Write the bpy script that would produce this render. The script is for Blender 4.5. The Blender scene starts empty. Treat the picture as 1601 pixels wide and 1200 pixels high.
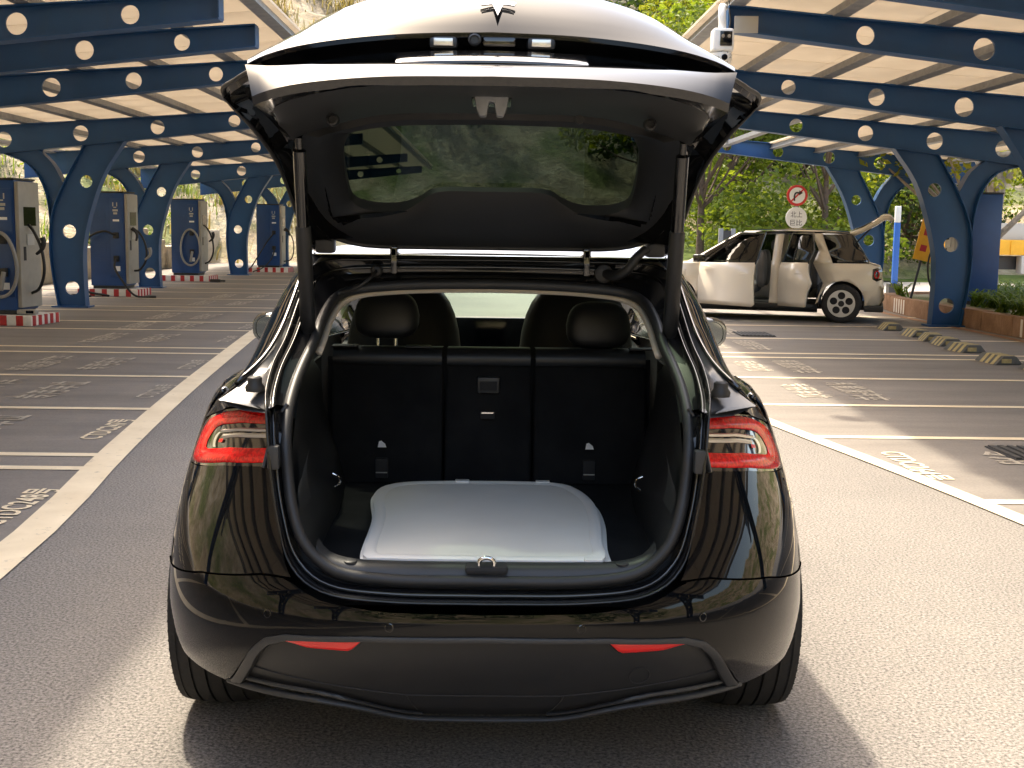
import bpy, bmesh, math, random
import numpy as np
from mathutils import Vector, Matrix
R = math.radians
SC = bpy.context.scene
COL = SC.collection
# ------------------------------------------------------------------ camera
PITCH, YAW, ROLL = math.atan(246/1900), R(1.0), R(0.8)
cd = bpy.data.cameras.new("camera"); cam = bpy.data.objects.new("camera", cd); COL.objects.link(cam)
cd.lens = 36*1900/1601; cd.sensor_width = 36; cd.sensor_fit = 'HORIZONTAL'; cd.clip_start = .05; cd.clip_end = 1000
cam.matrix_world = (Matrix.Translation((0, 0, 1.52)) @ Matrix.Rotation(-YAW, 4, 'Z') @ Matrix.Rotation(math.pi/2-PITCH, 4, 'X')
                    @ Matrix.Rotation(ROLL, 4, 'Z'))
SC.camera = cam
# ------------------------------------------------------------------ world, sun, exposure
SUN_FROM = Vector((-.27, .50, 1)).normalized()
sun_el = math.asin(SUN_FROM.z); sun_az = math.atan2(SUN_FROM.x, SUN_FROM.y)
W = bpy.data.worlds.new("World"); SC.world = W; W.use_nodes = True
wn = W.node_tree; bg = wn.nodes["Background"]
sky = wn.nodes.new("ShaderNodeTexSky"); sky.sky_type = 'NISHITA'; sky.sun_disc = False
sky.sun_elevation = sun_el; sky.sun_rotation = sun_az; sky.air_density = 1.0; sky.dust_density = 4.0; sky.ozone_density = .5
wn.links.new(sky.outputs[0], bg.inputs[0]); bg.inputs[1].default_value = .15
sl = bpy.data.lights.new("sun", 'SUN'); sl.energy = 1.3; sl.angle = R(2.2); sl.color = (1, .94, .84)
so = bpy.data.objects.new("sun", sl); COL.objects.link(so)
so.rotation_euler = SUN_FROM.to_track_quat('Z', 'Y').to_euler(); so.location = SUN_FROM*60
vs = SC.view_settings; vs.view_transform = 'Standard'; vs.look = 'None'; vs.exposure = 2.4; vs.gamma = 1; vs.use_white_balance = True; vs.white_balance_temperature = 7350; vs.white_balance_tint = 8; vs.use_curve_mapping = False
SC.render.engine = 'CYCLES'
cy = SC.cycles; cy.max_bounces = 7; cy.diffuse_bounces = 4; cy.glossy_bounces = 4; cy.transparent_max_bounces = 12
cy.transmission_bounces = 4; cy.use_denoising = True; cy.caustics_reflective = False; cy.caustics_refractive = False
cy.sample_clamp_indirect = 6

# ------------------------------------------------------------------ helpers
OFF = [Vector((0, 0, 0))]
def link(o, parent=None):
    COL.objects.link(o)
    if parent: o.parent = parent
    return o
def tag(o, label=None, cat=None, group=None, kind=None):
    if label: o["label"] = label
    if cat: o["category"] = cat
    if group: o["group"] = group
    if kind: o["kind"] = kind
    return o
def empty(name, loc=(0, 0, 0), rz=0, **k):
    o = bpy.data.objects.new(name, None); o.location = loc; o.rotation_euler = (0, 0, rz); o.empty_display_size = .1
    link(o); return tag(o, **k)
def obj(name, me, mat=None, parent=None, smooth=None, **k):
    o = bpy.data.objects.new(name, me); link(o, parent)
    if mat:
        me.materials.clear()
        for m in (mat if isinstance(mat, (list, tuple)) else [mat]): me.materials.append(MAT(m) if isinstance(m, str) else m)
    if smooth is not None: shade(me, smooth)
    return tag(o, **k)
def shade(me, deg):
    if deg is False: return
    me.shade_smooth()
    if deg < 180: me.set_sharp_from_angle(angle=R(deg))
ZTAB = [[]]
def zw(z): return z+interp(z, ZTAB[0]) if ZTAB[0] else z
def mesh(vs_, fs, name="mesh"):
    me = bpy.data.meshes.new(name); o = OFF[0]
    me.from_pydata([(v[0]-o.x, v[1]-o.y, zw(v[2])-o.z) for v in vs_], [], fs); me.update(); return me
class MB:
    def __init__(s): s.v = []; s.f = []
    def add(s, v, f):
        n = len(s.v); s.v += [tuple(p) for p in v]; s.f += [tuple(i+n for i in q) for q in f]; return s
    def box(s, a, b, M=None):
        v = [Vector((x, y, z)) for x in (a[0], b[0]) for y in (a[1], b[1]) for z in (a[2], b[2])]
        if M: v = [M @ p for p in v]
        return s.add(v, [(0, 1, 3, 2), (4, 6, 7, 5), (0, 4, 5, 1), (2, 3, 7, 6), (0, 2, 6, 4), (1, 5, 7, 3)])
    def grid(s, rows, close_u=False, close_v=False):
        n = len(rows); m = len(rows[0]); b = len(s.v)
        for r in rows: s.v += [tuple(p) for p in r]
        for i in range(n if close_v else n-1):
            for j in range(m if close_u else m-1):
                i2 = (i+1) % n; j2 = (j+1) % m
                s.f.append((b+i*m+j, b+i*m+j2, b+i2*m+j2, b+i2*m+j))
        return s
    def tube(s, pts, r, k=8, cap=True, closed=False):
        pts = [Vector(p) for p in pts]; n = len(pts); rs = r if isinstance(r, (list, tuple)) else [r]*n
        rows = []; up = None
        for i, p in enumerate(pts):
            a = pts[(i-1) % n] if (closed or i > 0) else p; c = pts[(i+1) % n] if (closed or i < n-1) else p
            t = (c-a).normalized()
            if up is None: up = t.orthogonal().normalized()
            up = (up - t*up.dot(t)).normalized(); w = t.cross(up)
            rows.append([p + rs[i]*(math.cos(q)*up+math.sin(q)*w) for q in [2*math.pi*j/k for j in range(k)]])
        b = len(s.v); s.grid(rows, close_u=True, close_v=closed)
        if cap and not closed:
            s.f.append(tuple(b+j for j in reversed(range(k)))); s.f.append(tuple(b+(n-1)*k+j for j in range(k)))
        return s
    def lathe(s, prof, axis='X', c=(0, 0, 0), k=32, close=False):
        rows = []
        for (h, r) in prof:
            row = []
            for j in range(k):
                a = 2*math.pi*j/k; u, w = r*math.cos(a), r*math.sin(a)
                row.append((c[0]+h, c[1]+u, c[2]+w) if axis == 'X' else (c[0]+u, c[1]+w, c[2]+h) if axis == 'Z' else (c[0]+u, c[1]+h, c[2]+w))
            rows.append(row)
        return s.grid(rows, close_u=True, close_v=close)
    def disc(s, c, r, n='Y', k=24, h=.01):
        return s.lathe([(-h/2, .0001), (-h/2, r), (h/2, r), (h/2, .0001)], n, c, k)
    def me(s, name="mesh"): return mesh(s.v, s.f, name)
def bevel(me, w, seg=2, ang=30):
    bm = bmesh.new(); bm.from_mesh(me)
    bmesh.ops.remove_doubles(bm, verts=bm.verts, dist=1e-5); bmesh.ops.recalc_face_normals(bm, faces=bm.faces)
    es = [e for e in bm.edges if len(e.link_faces) == 2 and e.calc_face_angle(0) > R(ang)]
    bmesh.ops.bevel(bm, geom=es, offset=w, segments=seg, profile=.6, affect='EDGES', clamp_overlap=True)
    bm.to_mesh(me); bm.free(); return me
def fixn(me):
    bm = bmesh.new(); bm.from_mesh(me); bmesh.ops.recalc_face_normals(bm, faces=bm.faces); bm.to_mesh(me); bm.free(); return me
def bbox(name, a, b, mat, parent, w=.01, seg=2, M=None, **k):
    return obj(name, bevel(MB().box(a, b, M).me(), w, seg), mat, parent, 40, **k)
def cr(pts, n):
    P = [np.array(p, float) for p in pts]
    if len(P) == 2: return [Vector(P[0]+(P[1]-P[0])*t) for t in np.linspace(0, 1, n)]
    P = [2*P[0]-P[1]]+P+[2*P[-1]-P[-2]]; out = []
    for i in range(1, len(P)-2):
        p0, p1, p2, p3 = P[i-1:i+3]
        t0 = 0; t1 = t0+max(np.linalg.norm(p1-p0), 1e-6)**.5; t2 = t1+max(np.linalg.norm(p2-p1), 1e-6)**.5; t3 = t2+max(np.linalg.norm(p3-p2), 1e-6)**.5
        for t in np.linspace(t1, t2, 12, endpoint=False):
            A1 = (t1-t)/(t1-t0)*p0+(t-t0)/(t1-t0)*p1; A2 = (t2-t)/(t2-t1)*p1+(t-t1)/(t2-t1)*p2; A3 = (t3-t)/(t3-t2)*p2+(t-t2)/(t3-t2)*p3
            B1 = (t2-t)/(t2-t0)*A1+(t-t0)/(t2-t0)*A2; B2 = (t3-t)/(t3-t1)*A2+(t-t1)/(t3-t1)*A3
            out.append((t2-t)/(t2-t1)*B1+(t-t1)/(t2-t1)*B2)
    out.append(P[-2]); out = np.array(out)
    d = np.concatenate([[0], np.cumsum(np.linalg.norm(np.diff(out, axis=0), axis=1))])
    q = np.linspace(0, d[-1], n)
    return [Vector((np.interp(t, d, out[:, 0]), np.interp(t, d, out[:, 1]), np.interp(t, d, out[:, 2]))) for t in q]
def interp(x, tab): return float(np.interp(x, [t[0] for t in tab], [t[1] for t in tab]))
def sinterp(x, tab):
    xs = [t[0] for t in tab]; ys = [t[1] for t in tab]
    x = min(max(x, xs[0]), xs[-1]); i = min(max(np.searchsorted(xs, x)-1, 0), len(xs)-2)
    h = xs[i+1]-xs[i]; t = (x-xs[i])/h
    def sl_(j): return (ys[min(j+1, len(ys)-1)]-ys[max(j-1, 0)])/(xs[min(j+1, len(xs)-1)]-xs[max(j-1, 0)])
    return (2*t**3-3*t*t+1)*ys[i]+(t**3-2*t*t+t)*h*sl_(i)+(-2*t**3+3*t*t)*ys[i+1]+(t**3-t*t)*h*sl_(i+1)
def mir(pts): return [Vector((-p[0], p[1], p[2])) for p in pts]
def full(half): return mir(half)[::-1]+[Vector(p) for p in half][1:]      # half starts at x=0
def plate(outline, holes, th, plane='XZ', y=0):
    """flat plate with holes, in the XZ plane, thickness th along Y about y"""
    cu = bpy.data.curves.new("c", 'CURVE'); cu.dimensions = '2D'; cu.fill_mode = 'BOTH'; cu.extrude = th/2
    for ring in [outline]+holes:
        sp = cu.splines.new('POLY'); sp.points.add(len(ring)-1); sp.use_cyclic_u = True
        for p, q in zip(sp.points, ring): p.co = (q[0], q[1], 0, 1)
    o = bpy.data.objects.new("c", cu); COL.objects.link(o)
    me = bpy.data.meshes.new_from_object(o.evaluated_get(bpy.context.evaluated_depsgraph_get()))
    bpy.data.objects.remove(o); bpy.data.curves.remove(cu)
    of = OFF[0]
    for v in me.vertices:
        a, b, c = v.co; v.co = (a-of.x, y-c-of.y, zw(b)-of.z)
    me.update(); return me
def circ(x, z, r, k=20): return [(x+r*math.cos(2*math.pi*i/k), z+r*math.sin(2*math.pi*i/k)) for i in range(k)]
def copytree(o, parent=None):
    c = o.copy(); COL.objects.link(c); c.parent = parent
    for ch in list(o.children): copytree(ch, c)
    return c
def text_me(s, size=1.0, th=0.0, bold=0.0):
    cu = bpy.data.curves.new("t", 'FONT'); cu.body = s; cu.size = size; cu.extrude = th; cu.offset = bold; cu.align_x = 'LEFT'; cu.resolution_u = 3
    o = bpy.data.objects.new("t", cu); COL.objects.link(o)
    me = bpy.data.meshes.new_from_object(o.evaluated_get(bpy.context.evaluated_depsgraph_get()))
    bpy.data.objects.remove(o); bpy.data.curves.remove(cu); return me
def fit_me(me, w, h):
    """scale a flat text mesh to w x h with its corner at the origin"""
    if not me.vertices: return me
    a = np.array([v.co[:] for v in me.vertices]); lo = a.min(0); sz = np.maximum(a.max(0)-lo, 1e-6)
    for v in me.vertices: v.co = ((v.co.x-lo[0])/sz[0]*w, (v.co.y-lo[1])/sz[1]*h, v.co.z)
    me.update(); return me

# ------------------------------------------------------------------ materials
_M = {}
def MAT(n): return _M[n]
class NT:
    def __init__(s, name):
        s.m = bpy.data.materials.new(name); s.m.use_nodes = True; s.t = s.m.node_tree; s.p = s.t.nodes["Principled BSDF"]; _M[name] = s.m
        s.out = s.t.nodes["Material Output"]; s._c = None
    def n(s, typ, **k):
        x = s.t.nodes.new("ShaderNode"+typ)
        for a, v in k.items(): setattr(x, a, v)
        return x
    def l(s, a, b): s.t.links.new(a, b)
    def co(s):
        if not s._c: s._c = s.n("TexCoord").outputs["Object"]
        return s._c
    def noise(s, scale, detail=4, rough=.6, vec=None, out=0):
        x = s.n("TexNoise"); x.inputs["Scale"].default_value = scale; x.inputs["Detail"].default_value = detail; x.inputs["Roughness"].default_value = rough
        s.l(vec or s.co(), x.inputs["Vector"]); return x.outputs[out]
    def map(s, scale):
        x = s.n("Mapping"); x.inputs["Scale"].default_value = scale; s.l(s.co(), x.inputs["Vector"]); return x.outputs[0]
    def ramp(s, fac, stops):
        x = s.n("ValToRGB"); e = x.color_ramp.elements
        while len(e) < len(stops): e.new(.5)
        for q, (p, c) in zip(e, stops): q.position = p; q.color = (*c, 1) if len(c) == 3 else c
        s.l(fac, x.inputs[0]); return x.outputs[0]
    def mix(s, f, a, b, mode='MIX'):
        x = s.n("Mix", data_type='RGBA', blend_type=mode)
        for v, i in ((f, 0), (a, 6), (b, 7)):
            if hasattr(v, "is_linked"): s.l(v, x.inputs[i])
            else: x.inputs[i].default_value = v if i == 0 else (*v, 1)
        return x.outputs[2]
    def math(s, op, a, b=0):
        x = s.n("Math", operation=op)
        for v, i in ((a, 0), (b, 1)):
            if hasattr(v, "is_linked"): s.l(v, x.inputs[i])
            else: x.inputs[i].default_value = v
        return x.outputs[0]
    def set(s, col=None, rough=None, metal=None, coat=None, spec=None):
        for v, i in ((col, "Base Color"), (rough, "Roughness"), (metal, "Metallic"), (coat, "Coat Weight"), (spec, "Specular IOR Level")):
            if v is None: continue
            if hasattr(v, "is_linked"): s.l(v, s.p.inputs[i])
            else: s.p.inputs[i].default_value = (*v, 1) if i == "Base Color" else v
        return s
    def bump(s, h, strength=.3, dist=.01):
        x = s.n("Bump"); x.inputs["Strength"].default_value = strength; x.inputs["Distance"].default_value = dist
        s.l(h, x.inputs["Height"]); s.l(x.outputs[0], s.p.inputs["Normal"]); return s
    def rnd(s): return s.n("NewGeometry").outputs["Random Per Island"]
def simple(name, col, rough=.5, metal=0, coat=0, nz=0, nscale=6, spec=.5, bump=0, bscale=80):
    m = NT(name)
    if nz:
        f = m.noise(nscale, 5); c = m.ramp(f, [(.25, tuple(x*(1-nz) for x in col)), (.75, tuple(min(1, x*(1+nz)) for x in col))]); m.set(c)
    else: m.set(col)
    m.set(None, rough, metal, coat, spec)
    if bump: m.bump(m.noise(bscale, 3), bump, .003)
    return m
# asphalt: worn, speckled aggregate, dusty patches
m = NT("asphalt"); big = m.noise(.35, 4); fine = m.noise(85, 2, .75); med = m.noise(7, 5)
vor = m.n("TexVoronoi"); vor.inputs["Scale"].default_value = 75; m.l(m.co(), vor.inputs["Vector"])
c = m.ramp(big, [(.3, (.150, .142, .135)), (.7, (.200, .188, .176))])
c = m.mix(.8, c, m.ramp(fine, [(.32, (.22, .22, .22)), (.68, (1.85, 1.81, 1.76))]), 'MULTIPLY')
c = m.mix(m.math('MULTIPLY', m.ramp(med, [(.5, (0, 0, 0)), (.8, (1, 1, 1))]), .25), c, (.25, .225, .195))
m.set(c, .88, spec=.25); m.bump(m.math('ADD', vor.outputs[0], m.math('MULTIPLY', fine, .6)), .55, .006)
m = NT("smooth_asphalt"); st = m.noise(1.2, 6, .65, m.map((.35, 2.0, 1))); fine = m.noise(60, 2); cracks = m.noise(2.2, 8, .75, m.map((.6, 2.2, 1)))
c = m.ramp(st, [(.25, (.145, .130, .117)), (.55, (.195, .175, .157)), (.8, (.245, .217, .190))])
c = m.mix(.3, c, m.ramp(fine, [(.3, (.6, .6, .6)), (.7, (1.3, 1.3, 1.3))]), 'MULTIPLY')
c = m.mix(m.math('MULTIPLY', m.ramp(cracks, [(.60, (0, 0, 0)), (.72, (1, 1, 1))]), .5), c, (.075, .068, .062))
m.set(c, .75, spec=.3); m.bump(fine, .3, .004)
m = NT("road_paint"); w = m.noise(14, 6, .75); g2 = m.noise(2.5, 4)
c = m.ramp(g2, [(.3, (.66, .54, .37)), (.7, (.80, .68, .49))]); c = m.mix(m.ramp(w, [(.60, (0, 0, 0)), (.72, (.8, .8, .8))]), c, (.22, .19, .16))
m.set(c, .7); m.bump(m.noise(90, 2), .3, .003)
m = NT("worn_paint"); w = m.noise(9, 7, .8); c = m.mix(m.ramp(w, [(.42, (0, 0, 0)), (.66, (1, 1, 1))]), (.50, .44, .35), (.19, .17, .15)); m.set(c, .75)
m = NT("blue_steel"); c = m.ramp(m.noise(1.3, 5), [(.3, (.008, .060, .175)), (.75, (.011, .080, .225))])
c = m.mix(m.math('MULTIPLY', m.ramp(m.noise(5, 6, .7, m.map((1, 1, .3))), [(.55, (0, 0, 0)), (.8, (1, 1, 1))]), .3), c, (.05, .075, .10)); m.set(c, .42, spec=.45)
m = NT("galvanised"); m.set(m.ramp(m.noise(9, 4), [(.3, (.20, .21, .23)), (.7, (.30, .31, .33))]), .5, .35)
m = NT("backsheet"); col = m.ramp(m.noise(1.1, 4), [(.3, (.62, .55, .46)), (.75, (.74, .67, .57))]); m.set(col, .55)
t = m.n("BsdfTranslucent"); m.l(col, t.inputs[0]); x = m.n("MixShader"); x.inputs[0].default_value = .43       # bifacial modules pass light, raised to brighten the shade beneath the roof
m.l(m.p.outputs[0], x.inputs[1]); m.l(t.outputs[0], x.inputs[2]); m.l(x.outputs[0], m.out.inputs[0])
simple("pv_cell", (.012, .018, .04), .12, coat=.6)
simple("seam_black", (.0012, .0012, .0012), 1.0, spec=0)
simple("gap_dark", (.02, .02, .022), .8)
m = NT("black_paint"); m.set((.0035, .0036, .004), .13, coat=1.0, spec=.0); m.p.inputs["Coat Roughness"].default_value = .015; m.p.inputs["Coat IOR"].default_value = 1.36
m.set(None, m.ramp(m.noise(30, 6, .7), [(.45, (.10, .10, .10)), (.8, (.24, .24, .24))]))
simple("gloss_black", (.004, .004, .0045), .08, coat=.8)
m = NT("jamb_paint"); m.set((.008, .008, .009), .25, coat=.9, spec=.1)
simple("black_plastic", (.014, .0145, .016), .48, bump=.15, bscale=420, nz=.15)
simple("grey_plastic", (.030, .031, .033), .42, nz=.12, bump=.12, bscale=500)
simple("ledge_grey", (.055, .056, .06), .30, nz=.15)
simple("rubber", (.020, .020, .021), .5, nz=.2)
simple("tyre", (.017, .016, .0155), .78, nz=.35, nscale=25, bump=.25, bscale=120)
m = NT("carpet"); c = m.ramp(m.noise(7, 6), [(.35, (.010, .0105, .012)), (.75, (.019, .0195, .021))]); m.set(c, .95, spec=.15); m.bump(m.noise(600, 2), .5, .002)
simple("seat_vinyl", (.013, .014, .016), .42, bump=.12, bscale=300)
simple("cream", (.60, .54, .46), .8)
simple("chrome", (.75, .75, .76), .12, 1)
simple("satin_chrome", (.9, .9, .92), .38, .85)
simple("mirror", (.42, .46, .45), .03, 1)
simple("alloy", (.55, .55, .55), .3, .9)
simple("white_plastic", (.92, .91, .88), .38)
m = NT("shade_mesh"); m.set(m.ramp(m.noise(3, 3), [(.3, (.84, .82, .76)), (.7, (.90, .88, .82))]), .62); m.bump(m.noise(500, 1), .2, .001)
simple("screen", (.003, .0035, .005), .12)
simple("printed_white", (.8, .8, .8), .5)
m = NT("red_lens"); m.set((.55, .006, .008), .2, coat=.25, spec=.3); m.p.inputs["Subsurface Weight"].default_value = 0
m.set(m.ramp(m.noise(90, 1), [(.4, (.50, .002, .004)), (.6, (.78, .006, .008))]))
simple("clear_lens", (.80, .76, .68), .2, .6)
simple("smoked_lens", (.018, .014, .011), .06, coat=1)
simple("reflector_red", (.85, .010, .008), .25, coat=1)
def glass(name, tint, refl=.06, rough=0.0):
    m = NT(name); m.t.nodes.remove(m.p)
    a = m.n("BsdfTransparent"); a.inputs[0].default_value = (*tint, 1); b = m.n("BsdfGlossy"); b.inputs["Roughness"].default_value = rough
    lw = m.n("LayerWeight"); lw.inputs[0].default_value = .5; fr = m.math('ADD', m.math('MULTIPLY', m.math('POWER', lw.outputs["Facing"], 5), .92), .05); s_ = m.n("MixShader"); m.l(fr, s_.inputs[0]); m.l(a.outputs[0], s_.inputs[1]); m.l(b.outputs[0], s_.inputs[2])
    m.l(s_.outputs[0], m.out.inputs[0]); return m
glass("tinted_glass", (.22, .25, .24)); glass("gate_glass", (.055, .078, .066)); glass("privacy_glass", (.10, .12, .11)); glass("windscreen_glass", (.62, .80, .71)); glass("clear_cover", (.85, .85, .85))
simple("charger_blue", (.010, .055, .185), .35, nz=.12, nscale=3)
simple("charger_grey", (.30, .285, .25), .45, nz=.1)
simple("grey_panel", (.42, .41, .38), .5)
simple("red_paint", (.42, .022, .025), .55, nz=.25, nscale=12)
simple("white_paint", (.70, .66, .60), .6, nz=.12, nscale=12)
simple("cable_black", (.014, .014, .015), .55)
simple("cable_grey", (.27, .265, .25), .55)
simple("cream_paint", (.78, .71, .60), .22, coat=.8)
simple("hatch_interior", (.05, .05, .055), .7)
simple("seat_grey", (.20, .20, .21), .6)
simple("bark", (.10, .068, .048), .9, nz=.35, nscale=14, bump=.6, bscale=30)
simple("pale_bark", (.26, .22, .18), .9, nz=.35, nscale=14, bump=.6, bscale=30)
simple("brown_post", (.13, .075, .05), .85, nz=.3)
simple("yellow_paint", (.72, .36, .02), .5, nz=.1)
simple("rubber_yellow", (.40, .32, .14), .7, nz=.3, nscale=20)
simple("grey_rubber", (.10, .10, .095), .8, nz=.3, nscale=15)
simple("steel_dark", (.06, .06, .062), .55, .5)
simple("sign_red", (.55, .03, .03), .5); simple("sign_white", (.75, .75, .72), .5); simple("sign_black", (.02, .02, .02), .6)
simple("pole_grey", (.25, .25, .25), .5, .4)
simple("green_mesh_wire", (.02, .12, .06), .5); simple("pale_green_bin", (.16, .26, .20), .5)
simple("sign_blue", (.02, .12, .45), .5)
m = NT("planter_concrete"); c = m.ramp(m.noise(4, 6), [(.3, (.20, .105, .055)), (.7, (.34, .20, .12))]); m.set(c, .85); m.bump(m.noise(25, 5), .5, .02)
m = NT("concrete"); c = m.ramp(m.noise(2.5, 7, .7), [(.3, (.33, .28, .21)), (.7, (.52, .45, .35))]); m.set(c, .9); m.bump(m.noise(9, 7, .7), .9, .08)
m = NT("soil_slope"); nz = m.noise(.9, 7, .7); n2 = m.noise(.28, 4); stn = m.noise(3.0, 6, .7, m.map((1, .35, 1.6)))
c = m.ramp(nz, [(.28, (.16, .12, .075)), (.5, (.34, .275, .185)), (.72, (.52, .45, .34))])
c = m.mix(m.ramp(n2, [(.46, (0, 0, 0)), (.6, (.85, .85, .85))]), c, m.ramp(stn, [(.3, (.05, .075, .02)), (.7, (.16, .19, .055))]))
m.set(c, .95, spec=.2); m.bump(stn, 1.0, .25)
m = NT("lawn"); m.set(m.ramp(m.noise(1.5, 6), [(.3, (.045, .075, .016)), (.7, (.11, .15, .035))]), .95, spec=.2); m.bump(m.noise(30, 4), .8, .05)
m = NT("pale_road"); m.set(m.ramp(m.noise(.8, 5), [(.3, (.30, .27, .24)), (.7, (.40, .37, .33))]), .9)
def leafmat(name, a, b, c_, tr=.45):
    m = NT(name); col = m.ramp(m.rnd(), [(0, a), (.5, b), (1, c_)]); m.set(col, .55, spec=.3)
    t = m.n("BsdfTranslucent"); m.l(m.mix(1.0, col, (1.5, 1.45, .7), 'MULTIPLY'), t.inputs[0]); x = m.n("MixShader"); x.inputs[0].default_value = tr
    m.l(m.p.outputs[0], x.inputs[1]); m.l(t.outputs[0], x.inputs[2]); m.l(x.outputs[0], m.out.inputs[0])
leafmat("leaf_bright", (.065, .105, .012), (.125, .175, .024), (.19, .235, .040))
leafmat("leaf_dark", (.022, .045, .010), (.045, .080, .018), (.08, .115, .026))
leafmat("leaf_yellow", (.12, .15, .015), (.20, .22, .025), (.26, .27, .04))
leafmat("dry_grass", (.17, .13, .05), (.26, .21, .10), (.33, .28, .15), .3)
leafmat("grass_blade", (.055, .10, .015), (.10, .16, .025), (.17, .22, .045))

# ================================================================== GROUND AND MARKINGS
def sheet(x0, x1, y0, y1, z, nx=1, ny=1):
    return MB().grid([[(x0+(x1-x0)*i/nx, y0+(y1-y0)*j/ny, z) for i in range(nx+1)] for j in range(ny+1)])
ground = obj("ground", sheet(-400, 400, -300, 400, 0).me(), "asphalt", kind="structure", label="speckled grey asphalt of the charging yard")
def strip(pts_in, pts_out, z):
    return MB().grid([[(a[0], a[1], z), (b[0], b[1], z)] for a, b in zip(pts_in, pts_out)])
LL = [(-1.80, -8), (-1.86, 0), (-2.03, 4.3), (-2.14, 6.0), (-2.36, 7.75), (-2.66, 10.6), (-3.02, 14.77), (-3.2, 17), (-3.5, 22), (-3.7, 28), (-3.8, 45)]
RLn = [(3.6, -8), (3.35, 2), (2.80, 6.15), (2.57, 7.5), (2.20, 9.35), (1.95, 11.0), (1.85, 13), (1.9, 17), (2.2, 22), (2.6, 30)]
def smooth2(p, n): return [(q.x, q.y) for q in cr([(a, b, 0) for a, b in p], n)]
LLs = smooth2(LL, 70); RLs = smooth2(RLn, 60)
def lx(y): return float(np.interp(y, [p[1] for p in LLs], [p[0] for p in LLs]))
def rx(y): return float(np.interp(y, [p[1] for p in RLs], [p[0] for p in RLs]))
obj("stall_paving", strip([(p[0]-.08, p[1]) for p in LLs], [(-10.4, p[1]) for p in LLs], .004).me(), "smooth_asphalt", kind="structure", label="smooth grey paving of the charging stalls below the rocky slope")
obj("stall_paving", strip([(8.0, p[1]) for p in RLs], [(p[0]+.07, p[1]) for p in RLs], .004).me(), "smooth_asphalt", kind="structure", label="worn grey paving of the stalls beside the planter")
obj("lane_line", strip([(p[0]-.20, p[1]) for p in LLs], LLs, .009).me(), "road_paint", ground)
obj("lane_line", strip(RLs, [(p[0]+.13, p[1]) for p in RLs], .009).me(), "road_paint", ground)
LY = [-7.0, -4.8, -2.7, -.1, .42, 2.6, 4.9, 7.40, 7.84, 9.83, 11.95, 14.1, 14.72, 17.2, 18.6, 20.9, 21.9, 24.3, 26.6, 28.2, 30.5, 33, 35.4, 38]
for y in LY: obj("stall_line", sheet(-10, lx(y)-.17, y-.055, y+.055, .0085).me(), "road_paint", ground)
for y in [-5, -1.5, 2, 4.4, 6.72, 8.85, 10.5, 12.44, 14.45, 14.95, 17.0, 19.35, 21.6, 23.8]: obj("stall_line", sheet(rx(y)+.1, 7.6, y-.055, y+.055, .0085).me(), "road_paint", ground)
def lettering(s, cx, cy, w, h, side, mat):
    """ground text; w along Y, h along X. side -1: read from the lane looking to -X"""
    me = fit_me(text_me(s, bold=.018), w, h)
    o = obj("stall_lettering", me, mat, ground)
    if side < 0: o.rotation_euler = (0, 0, math.pi/2); o.location = (cx+h/2, cy-w/2, .0095)
    else: o.rotation_euler = (0, 0, -math.pi/2); o.location = (cx-h/2, cy+w/2, .0095)
LM = [(6.38, "248"), (8.85, "247"), (10.9, "246"), (13.0, "245"), (15.95, "244"), (17.9, "243"), (19.75, "242"), (23.1, "241"), (25.4, "240")]
for i, (y, n) in enumerate(LM):
    x = lx(y)-.20
    lettering("CTDC%s号" % n, x-.13, y, .86, .19, -1, "road_paint" if i < 2 else "worn_paint")
    lettering("专用车位", x-1.05, y, 1.15, .36, -1, "worn_paint" if i else "road_paint")
    lettering("新能源汽车", x-1.72, y, 1.35, .36, -1, "worn_paint" if i else "road_paint")
for y, n in [(7.78, "264"), (9.7, "265"), (11.45, "266"), (13.5, "267"), (16.0, "268"), (18.2, "269")]:
    x = rx(y)+.13
    if n in ("264",): lettering("CTDC%s号" % n, x+.13, y, .95, .20, 1, "road_paint")
    if n not in ("264", "265"):
        lettering("专用车位", x+.95, y, 1.0, .32, 1, "worn_paint"); lettering("新能源汽车", x+1.45, y, 1.25, .34, 1, "worn_paint")
lettering("专用", 3.55, 8.1, .5, .34, 1, "worn_paint")
def drain(x, y, w, h, lab):
    t = empty("drain_grate", (x, y, .012), label=lab, cat="drain", group="storm drain grates")
    obj("frame", MB().box((-w/2, -h/2, -.004), (w/2, h/2, .002)).me(), "gap_dark", t)
    n = 9
    for k in range(n):
        a = -w/2+w*(k+.5)/n; obj("bar", MB().box((a-w/n*.28, -h/2+.02, .003), (a+w/n*.28, h/2-.02, .012)).me(), "steel_dark", t)
drain(3.84, 8.24, .62, .52, "slotted steel drain grate set among worn lettering by the stall line")
drain(3.83, 17.65, .5, .7, "slotted steel drain grate in the stall beside the cream hatchback")

# ================================================================== CARPORTS
def ribbon(path, wid, th=.014, y=0, closed=False):
    """flange: strip of width wid (along Y) following an XZ path"""
    rows = []
    P = [Vector((p[0], p[1])) for p in path]; n = len(P)
    for i in range(n):
        t = (P[min(i+1, n-1)]-P[max(i-1, 0)]).normalized(); q = Vector((-t.y, t.x))*th/2
        a, b = P[i]+q, P[i]-q
        rows.append([(a.x, y-wid/2, a.y), (a.x, y+wid/2, a.y), (b.x, y+wid/2, b.y), (b.x, y-wid/2, b.y)])
    m = MB().grid(rows, close_u=True); m.f.append((0, 3, 2, 1)); k = 4*(n-1); m.f.append((k, k+1, k+2, k+3)); return m
def c2(pts, n): return [(q.x, q.z) for q in cr([(a, 0, b) for a, b in pts], n)]
SL = .115
def zbot(x): return 2.65+SL*(8.6-x)            # underside of a beam; x = distance from the lane axis
def depth(x): return max(.22, .215+.042*(x-2.4))
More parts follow.
